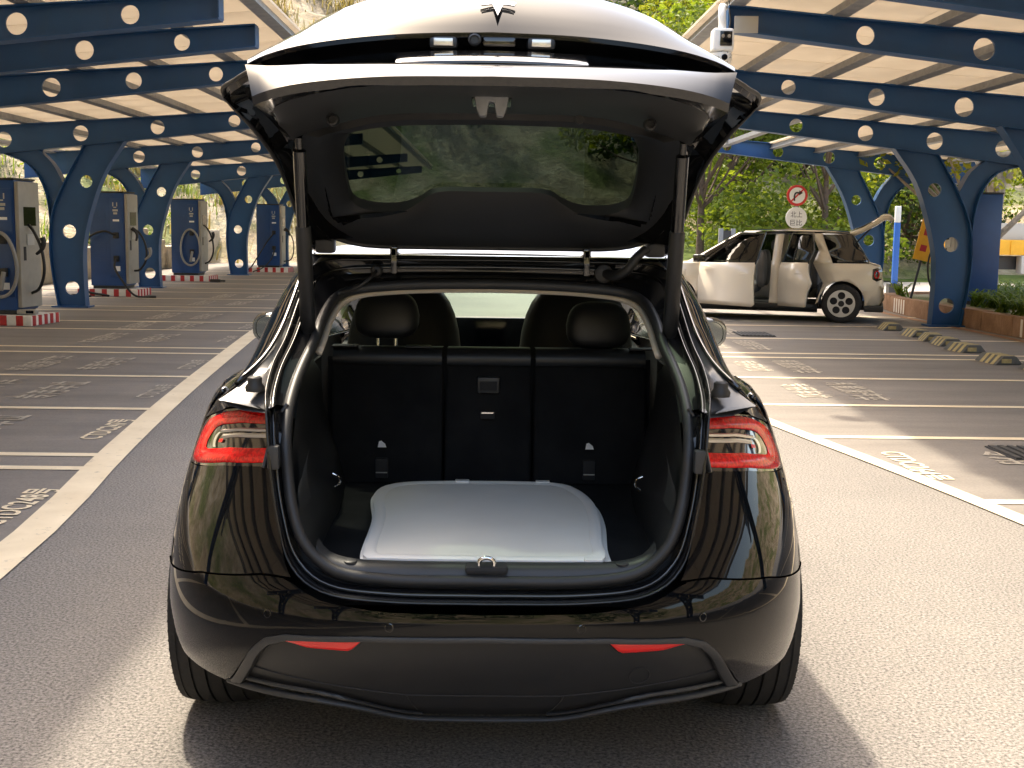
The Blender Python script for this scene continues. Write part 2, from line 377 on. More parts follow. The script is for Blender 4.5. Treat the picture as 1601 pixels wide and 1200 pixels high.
def frame_parts(root, sgn, Y, dz=0, tip=2.5, holes0=3.1, step=1.34, column=True, dx=0):
    """one tapered cantilever beam with its forked curved column; x>0 mirrored by sgn"""
    X1 = 10.2
    xs = np.linspace(tip, X1, 8)
    bot = [(sgn*x, zbot(x)+dz) for x in xs]; top = [(sgn*x, zbot(x)+depth(x)+dz) for x in xs]
    hs = []; x = holes0
    while x < X1-.3:
        hs.append(circ(sgn*x, zbot(x)+depth(x)*.5+dz, min(.135, depth(x)*.34))); x += step
    b = obj("beam", plate(bot+top[::-1], hs, .03, y=Y), "blue_steel", root)
    obj("flange", ribbon(bot, .20, y=Y).me(), "blue_steel", b); obj("flange", ribbon(top, .20, y=Y).me(), "blue_steel", b)
    obj("end_plate", MB().box((sgn*tip-.006, Y-.1, zbot(tip)+dz+.008), (sgn*tip+.006, Y+.1, zbot(tip)+depth(tip)+dz-.008)).me(), "blue_steel", b)
    for o in (b.children): o.parent = b
    if dx: b.location.x += sgn*dx
    if not column: return
    A = c2([(7.15, 0), (7.17, .57), (7.15, 1.13), (6.98, 1.80), (6.76, 2.35), (6.40, zbot(6.4)+dz)], 20)          # lane-side edge
    B = c2([(7.62, 0), (7.71, .56), (7.745, 1.1), (7.68, 1.66), (7.47, 2.15), (7.10, zbot(7.1)+dz)], 20)
    Cn = c2([(7.47, 2.15), (7.65, 2.49), (7.89, zbot(7.89)+dz)], 8)
    D = c2([(8.50, zbot(8.5)+dz), (8.05, 2.46), (7.82, 2.12), (7.725, 1.58), (7.74, 1.12)], 14)
    f = lambda P: [(sgn*x, z) for x, z in P]
    hl = [circ(sgn*7.40, .34, .125), circ(sgn*7.42, 1.33, .12), circ(sgn*7.10, 2.20, .11)]
    cl = obj("column", plate(f(A)+f(B)[::-1], hl, .05, y=Y), "blue_steel", root)
    obj("branch", plate(f(D)+f(c2([(7.74, 1.12), (7.68, 1.66), (7.47, 2.15)], 8))[1:]+f(Cn)[1:], [], .04, y=Y), "blue_steel", cl)
    for P in (A, B, Cn, D): obj("flange", ribbon(f(P), .22, y=Y).me(), "blue_steel", cl)
    if dx: cl.location.x += sgn*dx
    obj("base_plate", MB().box((sgn*7.4-.32, Y-.18, .005), (sgn*7.4+.32, Y+.18, .03)).me(), "blue_steel", cl)
def roof_parts(root, sgn, y0, y1, dz=0, edge=2.35, purlin_to=None):
    py1 = purlin_to or y1
    th = math.atan(SL)
    def zt(x): return zbot(x)+depth(x)+dz+.01
    ang = math.atan2(zt(10.0)-zt(edge), 10.0-edge)
    for k in range(9):
        x = edge+.12+k*.96
        me = MB().box((-.035, y0, 0), (.035, py1, .10)).box((-.07, y0, -.0005), (.07, py1, .012)).me()
        o = obj("purlin", me, "galvanised", root); o.location = (sgn*x, 0, zt(x)); o.rotation_euler = (0, -sgn*ang, 0)
    L = 1.93; pw = 1.0
    me = MB().box((-L/2+.002, .004, 0), (L/2-.002, pw-.006, .03)).me()
    y = y0
    while y < py1-.5:
        for k in range(4):
            if y > y1-.5 and k < 2: continue  # outer panels past the roof end are added to shade the last column
            x = edge+.02+L*(k+.5)
            p = obj("solar_panel", me, "backsheet", root); p.location = (sgn*x, y, zt(x)+.112); p.rotation_euler = (0, -sgn*ang, 0)
        y += pw
cp1 = empty("solar_carport", (-7.4, 0, 0), label="long blue steel carport with solar panel roof running below the rocky slope", cat="carport", group="blue solar carports")
cp2 = empty("solar_carport", (7.4, 0, 0), label="blue steel carport with solar panel roof beside the planter and leafy trees", cat="carport", group="blue solar carports")
for r, s in ((cp1, -1), (cp2, 1)):
    OFF[0] = r.location.copy()
OFF[0] = Vector((-7.4, 0, 0))
for Y, h0, st in [(-9, 3.1, 1.34), (-2, 3.1, 1.34), (5.0, 3.1, 1.34), (11.45, 3.32, 1.03), (13.15, 3.28, 1.02), (15.7, 3.5, 1.03), (21.6, 3.18, 1.33), (28.3, 3.6, 1.33), (35.8, 3.3, 1.33), (43, 3.3, 1.33)]:
    frame_parts(cp1, -1, Y, 0, holes0=h0, step=st, column=Y not in (13.15,), dx=.5 if Y == 28.3 else 0)
OFF[0] = Vector((7.4, 0, 0))
for Y, h0, dz in [(-9, 3.3, -.05), (-2, 3.3, -.05), (5.0, 3.3, -.05), (9.3, 3.3, -.05), (11.6, 3.45, -.04), (15.6, 3.7, -.04), (19.7, 3.7, -.06), (26.8, 3.1, .02)]:
    frame_parts(cp2, 1, Y, dz, tip=2.15, holes0=h0, step=1.12, column=Y not in (9.3,), dx=.85 if Y == 26.8 else 0)
def fixroot(root, fn, *a, **k):
    before = set(root.children); fn(root, *a, **k)
    for o in set(root.children)-before: o.location.x -= root.location.x
OFF[0] = Vector((0, 0, 0))
fixroot(cp1, roof_parts, -1, -14, 46, 0, 2.22)
fixroot(cp2, roof_parts, 1, -14, 22, -.05, 2.1, 27.5)

# ================================================================== CHARGERS
def make_plinth():
    t = empty("charger_plinth"); w, d, h = .62, .42, .15
    bbox("concrete_base", (-w+.006, -d+.006, 0), (w-.006, d-.006, h-.005), "white_paint", t, .01)
    n = 10
    for k in range(0, n, 1):
        if k % 2 == 0:
            x0 = -w+2*w*k/n; obj("red_stripe", MB().box((x0+.012, -d-.002, .004), (x0+2*w/n*.92, -d+.02, h-.002)).me(), "red_paint", t)
            obj("red_stripe", MB().box((x0+.012, d-.02, .004), (x0+2*w/n*.92, d+.002, h-.002)).me(), "red_paint", t)
    for k in range(0, 9, 2):
        y0 = -d+2*d*(k+.5)/10
        obj("red_stripe", MB().box((w-.02, y0, .004), (w+.002, y0+2*d/10, h-.002)).me(), "red_paint", t)
    return t
def hang(p0, p1, drop, out=(0, 0, 0), n=18):
    p0, p1 = Vector(p0), Vector(p1); m = (p0+p1)/2+Vector(out)
    mid = [p0, p0+(Vector(out)*.6)+Vector((0, 0, .02)), Vector((m.x, m.y, min(p0.z, p1.z)-drop)), p1]
    return cr(mid, n)
def make_charger(style):
    t = empty("charging_station"); w, d, H = .36, .30, 1.93
    bbox("foot", (-w+.03, -d+.03, 0), (w-.03, d-.03, .06), "rubber", t, .005)
    bbox("cabinet", (-w, -d, .06), (w, d, H), "charger_blue", t, .018)
    bbox("top_cap", (-w-.01, -d-.01, H+.001), (w+.01, d+.01, H+.03), "rubber", t, .01)
    # lane-facing grey service face
    g = bbox("service_face", (w+.001, -d+.01, .10), (w+.07, d-.01, H-.02), "charger_grey", t, .02)
    obj("touch_screen", MB().box((w+.071, -.17, 1.28), (w+.076, .17, 1.55)).me(), "screen", g)
    obj("card_reader", MB().box((w+.071, -.10, 1.0), (w+.08, .10, 1.16)).me(), "grey_panel", g)
    obj("gun_slot", MB().box((w+.071, -.2, .78), (w+.074, -.13, .98)).me(), "gap_dark", g)
    # vent slats on the front
    for k in range(22):
        z = .55+k*.046; obj("vent_slat", MB().box((-w+.05, -d-.008, z), (-.02, -d-.0005, z+.018)).me(), "charger_blue", t)
    bbox("front_panel", (.07, -d-.014, .25), (w-.02, -d-.0005, H-.12), "charger_blue", t, .008)
    mk = MB()
    for a, b in (((.13, 1.66), (.15, 1.74)), ((.21, 1.66), (.23, 1.74)), ((.15, 1.63), (.21, 1.65)), ((.13, 1.56), (.24, 1.60)), ((.145, 1.50), (.225, 1.54))):
        mk.box((a[0], -d-.017, a[1]), (b[0], -d-.0145, b[1]))
    obj("emblem", mk.me(), "grey_panel", t)
    obj("printed_text", MB().box((.13, -d-.017, 1.36), (.26, -d-.0145, 1.40)).me(), "printed_white", t)
    obj("notice", MB().box((.14, -d-.018, .36), (.26, -d-.0145, .46)).me(), "printed_white", t)
    for z in (1.02, .55):
        s = bbox("gun_socket", (.14, -d-.07, z), (.25, -d-.015, z+.12), "cable_black", t, .015)
    def gun(p, ang, mat="cable_black"):
        M = Matrix.Translation(p) @ Matrix.Rotation(ang, 4, 'Y')
        pts = [M @ Vector(q) for q in ((-.1, 0, .06), (-.02, 0, .05), (.05, 0, 0), (.09, 0, -.12))]
        return obj("plug", MB().tube(cr(pts, 10), [.042, .042, .04, .035, .032, .03, .028, .026, .024, .02], 8).me(), mat, t, 50)
    if style == 'black':
        obj("cable", MB().tube(cr([(.20, -d-.06, .62), (.22, -d-.22, .45), (.42, -d-.35, .18), (.7, -d-.4, .02-.13), (1.1, -d-.35, -.13)], 30), .022, 8).me(), "cable_black", t, 180)
        obj("cable", MB().tube(cr([(.2, -d-.05, 1.08), (.0, -d-.16, 1.16), (-.28, -d-.2, 1.05), (-.42, -d-.1, .85), (-.5, -d-.05, .4), (-.46, -d-.15, .0), (.1, -d-.25, -.13)], 34), .022, 8).me(), "cable_black", t, 180)
        obj("cable", MB().tube(cr([(w+.05, 0, 1.2), (w+.22, -.1, 1.15), (w+.36, -.12, .9), (w+.36, -.1, .6), (w+.2, -.05, .38), (w+.08, 0, .36)], 26), .022, 8).me(), "cable_black", t, 180)
        gun((w+.16, -.15, 1.12), .5); gun((w+.42, -.12, .72), 1.2, "cable_grey")
    elif style == 'grey':
        lp = [(.17+.25*math.sin(a), -d-.09-.03*math.sin(2*a), .72+.46*math.cos(a)) for a in np.linspace(.25, 2*math.pi*1.85, 60)]
        obj("cable", MB().tube(lp, .026, 8).me(), "cable_grey", t, 180)
        obj("cable", MB().tube(cr([(.17, -d-.1, .35), (.2, -d-.1, .5), (.22, -d-.09, .62)], 10), .034, 8).me(), "cable_grey", t, 180)
        obj("cable", MB().tube(cr([(w+.05, 0, 1.3), (w+.18, -.1, 1.2), (w+.30, -.12, .95), (w+.32, -.1, .6), (w+.2, -.05, .36), (w+.06, 0, .3)], 26), .022, 8).me(), "cable_black", t, 180)
        gun((w+.3, -.12, 1.0), 1.2)
    else:
        obj("cable", MB().tube(cr([(.2, -d-.05, 1.06), (.0, -d-.12, .8), (-.3, -d-.2, .3), (-.55, -d-.3, -.06), (-.9, -d-.3, -.13)], 26), .02, 8).me(), "cable_black", t, 180)
        obj("cable", MB().tube(cr([(.22, -d-.05, .6), (.15, -d-.15, .3), (-.1, -d-.3, .0), (-.4, -d-.4, -.13)], 20), .02, 8).me(), "cable_black", t, 180)
        obj("cable", MB().tube(cr([(w+.06, 0, 1.15), (w+.2, -.05, 1.12), (w+.34, -.08, .95), (w+.4, -.08, .6), (w+.3, -.05, .25), (w+.05, 0, .18)], 24), .018, 8).me(), "cable_black", t, 180)
        gun((w+.2, -.1, 1.12), .2)
    return t
CH = {k: make_charger(k) for k in ('black', 'grey', 'plain')}; used = set()
pl0 = make_plinth(); plu = [False]
def place_charger(style, x, y, rz, lab, plab, plinth=True):
    c = CH[style] if style not in used else copytree(CH[style]); used.add(style)
    c.location = (x, y, .155 if plinth else .27); c.rotation_euler = (0, 0, rz); tag(c, lab, "charger", "blue EV chargers")
    if plinth:
        p = pl0 if not plu[0] else copytree(pl0); plu[0] = True
        p.location = (x+.03, y-.05, .006); p.rotation_euler = (0, 0, rz); tag(p, plab, "plinth", "striped charger plinths")
place_charger('grey', -7.18, 18.05, R(-8), "blue charger with a pale grey service face and hanging grey cable loop", "red and white striped plinth with a floor lamp beside it")
place_charger('black', -7.78, 25.2, R(-4), "blue charger with louvred front and black cable trailing over the stall lines", "red and white striped plinth with black cable lying over it")
place_charger('grey', -7.92, 32.0, R(-4), "blue charger with a thick grey cable coiled in a loop on its front", "red and white striped plinth under the coiled grey cable")
place_charger('plain', -6.98, 38.5, R(-2), "blue charger with two thin black cables slanting down its front", "red and white striped plinth under the thin-cabled charger")
place_charger('plain', 8.55, 21.6, R(176), "dark blue charger standing in the planter behind the forked column", "", False)
fl = empty("floor_lamp", (-6.72, 17.75, .158), label="small pale floor lamp with dark window on the striped plinth", cat="lamp")
obj("housing", bevel(MB().box((-.16, -.07, 0), (.12, .07, .075)).me(), .03, 2), "charger_grey", fl, 40)
obj("lens", MB().box((-.02, -.074, .02), (.09, -.0695, .06)).me(), "screen", fl)
# loose connector blocks lying on the ground
for x, y, l in ((-7.05, 31.3, "small dark connector lying on the ground before the coiled-cable charger"), (-8.15, 24.2, "small dark connector lying beside the forked column and striped plinth")):
    o = obj("cable_connector", bevel(MB().box((-.16, -.05, 0), (.1, .05, .07)).box((.1, -.03, .01), (.22, .03, .05)).me(), .012), "cable_black", None, 40); o.location = (x, y, .012); tag(o, l, "connector")

# ================================================================== BLACK SUV WITH OPEN TAILGATE
SUV_Z = [(.24, 0), (.30, -.02), (.36, -.040), (.5, -.040), (.62, -.037), (.70, -.030), (1.0, -.026), (1.3, -.023), (1.45, -.018), (1.6, -.033), (1.8, -.035), (1.9, -.033), (2.02, -.045), (2.2, -.045)]
ZTAB[0] = SUV_Z                       # fine height fit of the sheet metal
suv = empty("black_suv", (-.006, 3.8, 0), label="glossy black electric SUV with its tailgate raised and boot empty", cat="car")
OFF[0] = Vector((0, 3.8, 0))
YR = [(.22, 3.03), (.35, 2.94), (.46, 2.875), (.54, 2.855), (.62, 2.862), (.70, 2.895), (.85, 2.965), (1.0, 3.035), (1.08, 3.07)]
WZ = [(.22, .93), (.35, .966), (.45, .963), (.55, .956), (.65, .949), (.75, .937), (.85, .916), (.95, .889), (1.0, .872), (1.04, .85), (1.08, .81)]
LR = .88
def yr(z): return sinterp(z, YR)
def wz(z): return sinterp(z, WZ)
def sideK(y):                         # plan taper of the flanks towards the nose
    if y < 3.8: return 1
    if y < 6.3: return 1-.012*math.sin((y-3.8)/2.5*math.pi)
    t = min(1, (y-6.3)/1.3); return max(.02, (1-t**3.2))**.42 if t > 0 else 1
def surf(u, z, off=0):
    """u<=pi/2: rear face and corner; beyond: along the flank towards the nose"""
    if u <= math.pi/2:
        x = wz(z)*max(math.sin(u), 0)**(2/3); y = yr(z)+LR*(1-math.cos(u))
    else:
        y = yr(z)+LR+(u-math.pi/2); y = y+(y-3.7)*0; x = wz(z)*sideK(y)
    p = Vector((x, y, z))
    return p
def surfo(u, z, off):
    e = 1e-3; p = surf(u, z); a = surf(u+e, z)-surf(max(u-e, 0), z); b = surf(u, z+e)-surf(u, z-e)
    n = a.cross(b); n.normalize()
    return p+n*off
def u_of_x(x, z): return math.asin(min(1, (x/wz(z)))**1.5)
def spatch(us, zl, zu, nz=8, off=0.0):
    rows = []
    for u in us:
        a, b = zl(u), zu(u); rows.append([surfo(u, a+(b-a)*k/nz, off) for k in range(nz+1)])
    return rows
def both(name, rows, mat, parent, smooth=40, solid=0, **k):
    """right and mirrored copy of a half patch"""
    r = []
    for s in (1, -1):
        rr = rows if s == 1 else [mir(q) for q in rows]
        me = MB().grid(rr if s == 1 else rr[::-1]).me()
        o = obj(name, me, mat, parent, smooth, **k)
        if solid:
            md = o.modifiers.new("s", 'SOLIDIFY'); md.thickness = solid; md.offset = -1
        r.append(o)
    return r
def whole(name, rows, mat, parent, smooth=40, solid=0, **k):
    """rows are half curves each starting at x=0"""
    me = MB().grid([full(q) for q in rows]).me(); o = obj(name, me, mat, parent, smooth, **k)
    if solid:
        md = o.modifiers.new("s", 'SOLIDIFY'); md.thickness = solid; md.offset = -1
    return o
def flipped(rows): return rows[::-1]
# ---- bumper cover
TRIM = [(0, .566), (.30, .562), (.50, .548), (.555, .530), (.595, .492), (.625, .440), (.655, .388), (.675, .360)]      # x -> lower edge of the paint
BT = [(0, .618), (.25, .620), (.40, .634), (.46, .655), (.495, .674), (.56, .675), (.75, .640), (.88, .598), (1, .575)]
def zl_b(u):
    x = wz(.5)*math.sin(min(u, 1.57))**(2/3)
    if x < .675: return interp(x, TRIM)
    y = surf(u, .4).y
    return .352+.02*max(0, (y-3.2))/.25 if y < 3.4 else .37
def zu_b(u):
    x = wz(.65)*math.sin(min(u, 1.57))**(2/3); return interp(x, BT)
ua = 1.17
us = sorted(set(list(np.linspace(0, .45, 12))+list(np.linspace(.45, .62, 26))+list(np.linspace(.62, ua, 20))))
whole_rows = spatch(us, zl_b, zu_b, 12)
o = obj("bumper", MB().grid([mir(q) for q in whole_rows][::-1]+whole_rows[1:]).me(), "black_paint", suv, 50)
# lower corner valance below the paint, matte
# ---- rear quarter panel (under the lamp) and flanks with wheel arches
def arch(y, c, r=.395): return .355+math.sqrt(max(0, r*r-(y-c)**2))
def zl_q(u):
    y = surf(u, .5).y
    if u < ua: return zu_b(u)+.004
    for c in (3.8, 6.69):
        if abs(y-c) < .395: return max(arch(y, c), .26)
    return .26 if y > 4 else .372
LAMP_B = [(.50, .920), (.565, .920), (.70, .898), (.80, .868), (.87, .850)]
LAMP_T = [(.50, 1.066), (.565, 1.066), (.68, 1.052), (.76, 1.026), (.82, .990), (.87, .95)]
def xof(u, z=.95): return wz(z)*math.sin(min(u, 1.5707))**(2/3)
u_in, u_out = u_of_x(.576, .95), u_of_x(.845, .95)
def shoulder(y): return interp(y, [(2.8, 1.066), (3.4, 1.066), (3.9, 1.05), (4.6, 1.015), (5.6, .985), (6.3, .96), (6.8, .93), (7.2, .86), (7.6, .74)])
uq0 = u_of_x(.515, .8)
def zu_q(u):
    x = xof(u)
    if u < u_out: return interp(x, LAMP_B)-.004
    return shoulder(surf(u, .95).y)
# inner boundary of the quarter follows the tailgate shut line, so its first columns are sheared
def qrows(us_, zl, zu, nz, xin):
    rows = []
    for u in us_:
        row = []
        for k in range(nz+1):
            a, b = zl(u), zu(u); z = a+(b-a)*k/nz
            ui = u_of_x(interp(z, xin), z); uu = ui+(u-us_[0])*(us_[-1]-ui)/(us_[-1]-us_[0])
            row.append(surfo(uu, z, 0))
        rows.append(row)
    return rows
XIN = [(.60, .40), (.66, .475), (.70, .502), (.76, .522), (.84, .538), (.92, .552), (1.07, .566)]
both("quarter_panel", qrows(list(np.linspace(uq0, u_out, 20)), zl_q, zu_q, 8, XIN), "black_paint", suv, 50)
ue = math.pi/2+(7.6-3.75)
side_u = sorted(set(list(np.linspace(u_out, math.pi/2, 14))+list(np.linspace(math.pi/2, ue, 110))))
both("body_side", spatch(side_u, zl_q, zu_q, 14), "black_paint", suv, 50)
# arch lips and wheel-house liners
for c in (3.8, 6.69):
    for s in (1, -1):
        rows = []
        for a in np.linspace(R(4), R(176), 28):
            y = c+.395*math.cos(a); z = .355+.395*math.sin(a); x = wz(z)*sideK(y)
            if y < yr(z)+LR: x = wz(z)*(1-((yr(z)+LR-y)/LR)**2)**(1/3)
            rows.append([(s*(x+.001), y, z), (s*(x-.03), c+.385*math.cos(a), .355+.385*math.sin(a)), (s*.62, c+.40*math.cos(a), .355+.40*math.sin(a))])
        obj("wheel_arch_liner", fixn(MB().grid(rows).me()), "black_plastic", suv, 60)
# ---- nose, bonnet
wind = cr([(0, 6.78, .99), (.45, 6.72, .985), (.74, 6.55, .975)], 14)
nose = cr([(0, 7.60, .66), (.45, 7.52, .66), (.70, 7.36, .68)], 14)
midb = cr([(0, 7.25, .90), (.5, 7.2, .885), (.80, 7.0, .90)], 14)
q1 = cr([(0, 7.0, .955), (.48, 6.95, .945), (.82, 6.8, .935)], 14)
whole("bonnet", [wind, q1, midb, nose], "black_paint", suv, 60)
nose2 = cr([(0, 7.60, .3), (.45, 7.52, .3), (.70, 7.36, .3)], 14)
whole("front_bumper", [nose, [p+Vector((0, .04, -.15)) for p in nose], nose2], "black_paint", suv, 60)
both("front_wing_filler", [cr([(.70, 7.36, .68), (.80, 7.0, .90), (.82, 6.8, .935), (.74, 6.55, .975)], 10), cr([(.70, 7.36, .3), (.88, 7.0, .86), (.92, 6.8, .92), (.92, 6.5, .95)], 10)], "black_paint", suv, 60)
obj("underbody", MB().box((-.66, 3.45, .20), (.66, 7.35, .26)).me(), "gap_dark", suv)
sml = [surfo(u, zu_b(u)+.002, .0006) for u in np.linspace(u_of_x(.50, .67), 1.25, 30)]
for s in (1, -1): obj("panel_seam", MB().tube(sml if s == 1 else mir(sml), .0025, 5).me(), "seam_black", suv)
# ---- lower fascia (matte) with trim arch, diffuser, reflectors, tow cap
def zl_f(x): return interp(x, [(0, .262), (.16, .264), (.20, .270), (.25, .288), (.30, .315), (.352, .335), (.425, .350), (.55, .353), (.67, .354)])
def ff(x, z, off=0):
    return surfo(u_of_x(min(x, .9), max(z, .23)), z, off)
rows = []
for x in sorted(set(list(np.linspace(0, .5, 20))+list(np.linspace(.5, .662, 22)))):
    a, b = zl_f(x), max(interp(x, TRIM)-.004, zl_f(x)+.004); rows.append([ff(x, a+(b-a)*k/8, -.022) for k in range(9)])
obj("lower_fascia", MB().grid([mir(q) for q in rows][::-1]+rows[1:]).me(), "black_plastic", suv, 50)
tr = cr([ff(x, interp(x, TRIM), .0) for x in np.linspace(0, .672, 40)], 90)
rows = []
for i, p in enumerate(tr):
    a = tr[max(i-1, 0)]; b = tr[min(i+1, len(tr)-1)]; t = (b-a).normalized(); n = Vector((0, -1, 0)); d = t.cross(n).normalized()
    if d.z > 0 and i < 5 or True: d = d if d.dot(Vector((-.6, 0, -1))) > 0 else -d
    w = .015+.016*min(1, max(0, i-50)/25)
    rows.append([p+n*-.012, p+n*.007, p+n*.010+d*.006, p+n*.008+d*w*.8, p+n*-.002+d*w, p+n*-.03+d*w])
g = obj("trim_arch", fixn(MB().grid([mir(q) for q in rows][::-1]+rows[1:]).me()), "grey_plastic", suv, 45)
# diffuser panel lines and lower lip
lip = cr([ff(x, zl_f(x), -.004) for x in np.linspace(0, .68, 36)], 60)
obj("lower_lip", fixn(MB().tube(full(lip), .012, 8).me()), "grey_plastic", suv, 60)
lip2 = cr([ff(x, zl_f(x)+.022, -.012) for x in np.linspace(.16, .66, 30)], 50)
for s in (1, -1): obj("lip_rail", MB().tube(lip2 if s == 1 else mir(lip2), .006, 6).me(), "grey_plastic", suv, 60)
sm = [ff(x, .372 if x < .2 else .372+.045*(x-.2)/.42, -.021) for x in np.linspace(0, .62, 30)]
obj("panel_seam", MB().tube(full(sm), .0022, 5).me(), "gap_dark", suv)
for s in (1, -1):
    q = [ff(.165+.035*t, .272+.098*t, -.021) for t in np.linspace(0, 1, 8)]
    obj("panel_seam", MB().tube(q if s == 1 else mir(q), .0025, 5).me(), "gap_dark", suv)
def on_fascia(x, z, off): p = ff(abs(x), z, off); return Vector((math.copysign(p.x, x), p.y, p.z))
cap = [on_fascia(.393+.027*math.cos(a), .432+.027*math.sin(a), -.0215) for a in np.linspace(0, 2*math.pi, 28, endpoint=False)]
obj("tow_cover", MB().tube(cap, .0018, 5, closed=True).me(), "gap_dark", suv)
for s in (1, -1):
    rows = []
    for t in np.linspace(0, 1, 22):
        x = .305+.243*t
        zt_ = .547-.004*t-.030*max(0, t-.65)**2/.12; zb = .519-.002*t
        if t < .12: zb = zt_-(zt_-.519)*(t/.12)
        if t > .55: zb = zb+(zt_-zb)*((t-.55)/.45)**1.3
        rows.append([on_fascia(s*x, zb+(zt_-zb)*k/3, -.012) for k in range(4)])
    o = obj("rear_reflector", fixn(MB().grid(rows).me()), "reflector_red", suv, 60); md = o.modifiers.new("s", 'SOLIDIFY'); md.thickness = .012; md.offset = 0
    ring = [Vector(r[0])+Vector((0, 0, -.003)) for r in rows]+[Vector(r[-1])+Vector((0, 0, .003)) for r in rows[::-1]]
    obj("reflector_bezel", MB().tube([p+Vector((0, .008, 0)) for p in ring], .004, 5, closed=True).me(), "gloss_black", suv)
for x in (.235, -.235, .545, -.545):
    z = .585 if abs(x) < .4 else .592
    p = surf(u_of_x(abs(x), z), z); p.x = x; d = surfo(u_of_x(abs(x), z), z, 1)-surf(u_of_x(abs(x), z), z); d.x = math.copysign(d.x, x)
    Q = d.to_track_quat('Z', 'Y').to_matrix().to_4x4()
    me = MB().lathe([(-.004, .011), (.001, .011), (.0015, .009), (-.001, .0085), (-.001, .0001)], 'Z', k=18)
    me.v = [tuple(Matrix.Translation(p) @ Q @ Vector(v)) for v in me.v]
    obj("parking_sensor", me.me(), "gloss_black", suv, 40)
# corner valance
vr = []
for u in np.linspace(u_of_x(.672, .4), 1.19, 14):
    z1 = zl_b(u)+.0; p = surfo(u, z1, 0); vr.append([p+Vector((0, 0, .001)), p+Vector((-.012, .012, -.012)), p+Vector((-.10, .06, -.05)), p+Vector((-.22, .14, -.03))])
both("bumper_corner", vr, "black_plastic", suv, 60)
obj("rear_subframe", MB().box((-.60, 3.2, .30), (.60, 3.6, .40)).me(), "gap_dark", suv)
# ---- tail lamps
for s in (1, -1):
    lamp = empty("tail_lamp"); lamp.parent = suv; bpy.context.view_layer.update()
    def lp(tu, tz, off):
        z0 = tz; u = u_in+(u_out-u_in)*tu
        x = xof(u); b, t = interp(x, LAMP_B), interp(x, LAMP_T)
        if tu > .8: q = (tu-.8)/.2; t = t-(t-b)*.25*q*q
        q = surfo(u, b+(t-b)*z0, off); return Vector((s*q.x, q.y, q.z))
    g = MB().grid([[lp(a, b, .0) for b in np.linspace(0, 1, 10)] for a in np.linspace(0, 1, 24)])
    obj("lens_cover", fixn(g.me()), "smoked_lens", lamp, 60)
    # red C: top bar, outer hook, bottom bar as one band, standing proud of the dark lens
    outer = [(.0, .94), (.35, .95), (.62, .95), (.80, .90), (.90, .72), (.93, .45), (.93, .12), (.88, .055), (.5, .05), (0, .06)]
    inner = [(.0, .70), (.35, .715), (.52, .72), (.61, .68), (.66, .58), (.69, .45), (.69, .40), (.66, .315), (.5, .30), (0, .30)]
    O_ = cr([(a, b, 0) for a, b in outer], 50); I_ = cr([(a, b, 0) for a, b in inner], 50)
    rws = []
    for a, b in zip(O_, I_):
        rws.append([lp(a.x, a.y, .0015), lp(a.x+(b.x-a.x)*.15, a.y+(b.y-a.y)*.15, .005), lp(a.x+(b.x-a.x)*.85, a.y+(b.y-a.y)*.85, .005), lp(b.x, b.y, .0015)])
    obj("red_band", fixn(MB().grid(rws).me()), "red_lens", lamp, 50)
    for zc, x1, wd in ((.60, .50, .030), (.505, .46, .035)):
        rws = [[lp(a, zc-wd, .002), lp(a, zc, .006), lp(a, zc+wd, .002)] for a in np.linspace(.02, x1, 14)]
        obj("light_bar", fixn(MB().grid(rws).me()), "clear_lens", lamp, 60)
    rws = [[lp(.48+.06*math.sin(t)*.9+d, .44+.14*math.cos(t), .004) for d in (0, .035)] for t in np.linspace(.1, 2.6, 10)]
    obj("light_bar", fixn(MB().grid(rws).me()), "clear_lens", lamp, 60)
    obj("red_bulb", fixn(MB().grid([[lp(.44+.05*a, .40+.06*b, .004) for b in (0, .5, 1)] for a in (0, .5, 1)]).me()), "red_lens", lamp, 60)
    e = [lp(-.005, b, .004) for b in np.linspace(-.03, 1.03, 8)]; obj("lamp_edge", MB().tube(e, .006, 6).me(), "grey_plastic", lamp, 60)
    # amber lower corner of the lamp
# ---- gate opening: jamb, gutter and seals
Ob = [(0, 2.945, .618), (.25, 2.952, .620), (.40, 2.965, .634), (.465, 2.985, .662), (.505, 3.0, .71), (.53, 3.02, .80), (.549, 3.04, .90), (.560, 3.055, 1.0), (.567, 3.08, 1.064),
      (.583, 3.16, 1.105), (.588, 3.30, 1.165), (.578, 3.44, 1.22), (.568, 3.62, 1.314), (.555, 3.80, 1.405), (.51, 3.87, 1.424), (.40, 3.885, 1.428), (.2, 3.89, 1.430), (0, 3.89, 1.431)]
Ib = [(0, 3.02, .652), (.25, 3.02, .655), (.38, 3.025, .672), (.43, 3.035, .70), (.47, 3.045, .745), (.50, 3.07, .82), (.516, 3.10, .90), (.524, 3.12, .965), (.530, 3.19, 1.045),
      (.528, 3.29, 1.105), (.520, 3.38, 1.15), (.505, 3.50, 1.205), (.496, 3.66, 1.275), (.475, 3.78, 1.318), (.43, 3.83, 1.338), (.30, 3.85, 1.352), (.15, 3.855, 1.358), (0, 3.857, 1.36)]
NR = 90
O1 = cr(Ob, NR); I1 = cr(Ib, NR)
m1 = [a+(b-a)*.22+Vector((0, .018, -.004)) for a, b in zip(O1, I1)]
m2 = [a+(b-a)*.50+Vector((0, .030, 0)) for a, b in zip(O1, I1)]
m3 = [a+(b-a)*.86+Vector((0, .0, 0)) for a, b in zip(O1, I1)]
whole("gate_jamb", [O1, m1, m2, m3, I1], "jamb_paint", suv, 35)
seal = full(I1)[:-1]
obj("gate_seal", MB().tube([p+Vector((0, -.006, 0)) for p in seal], .0155, 10, closed=True).me(), "rubber", suv, 180)
obj("gutter_edge", MB().tube(full(O1)[:-1], .0042, 6, closed=True).me(), "jamb_paint", suv, 180)
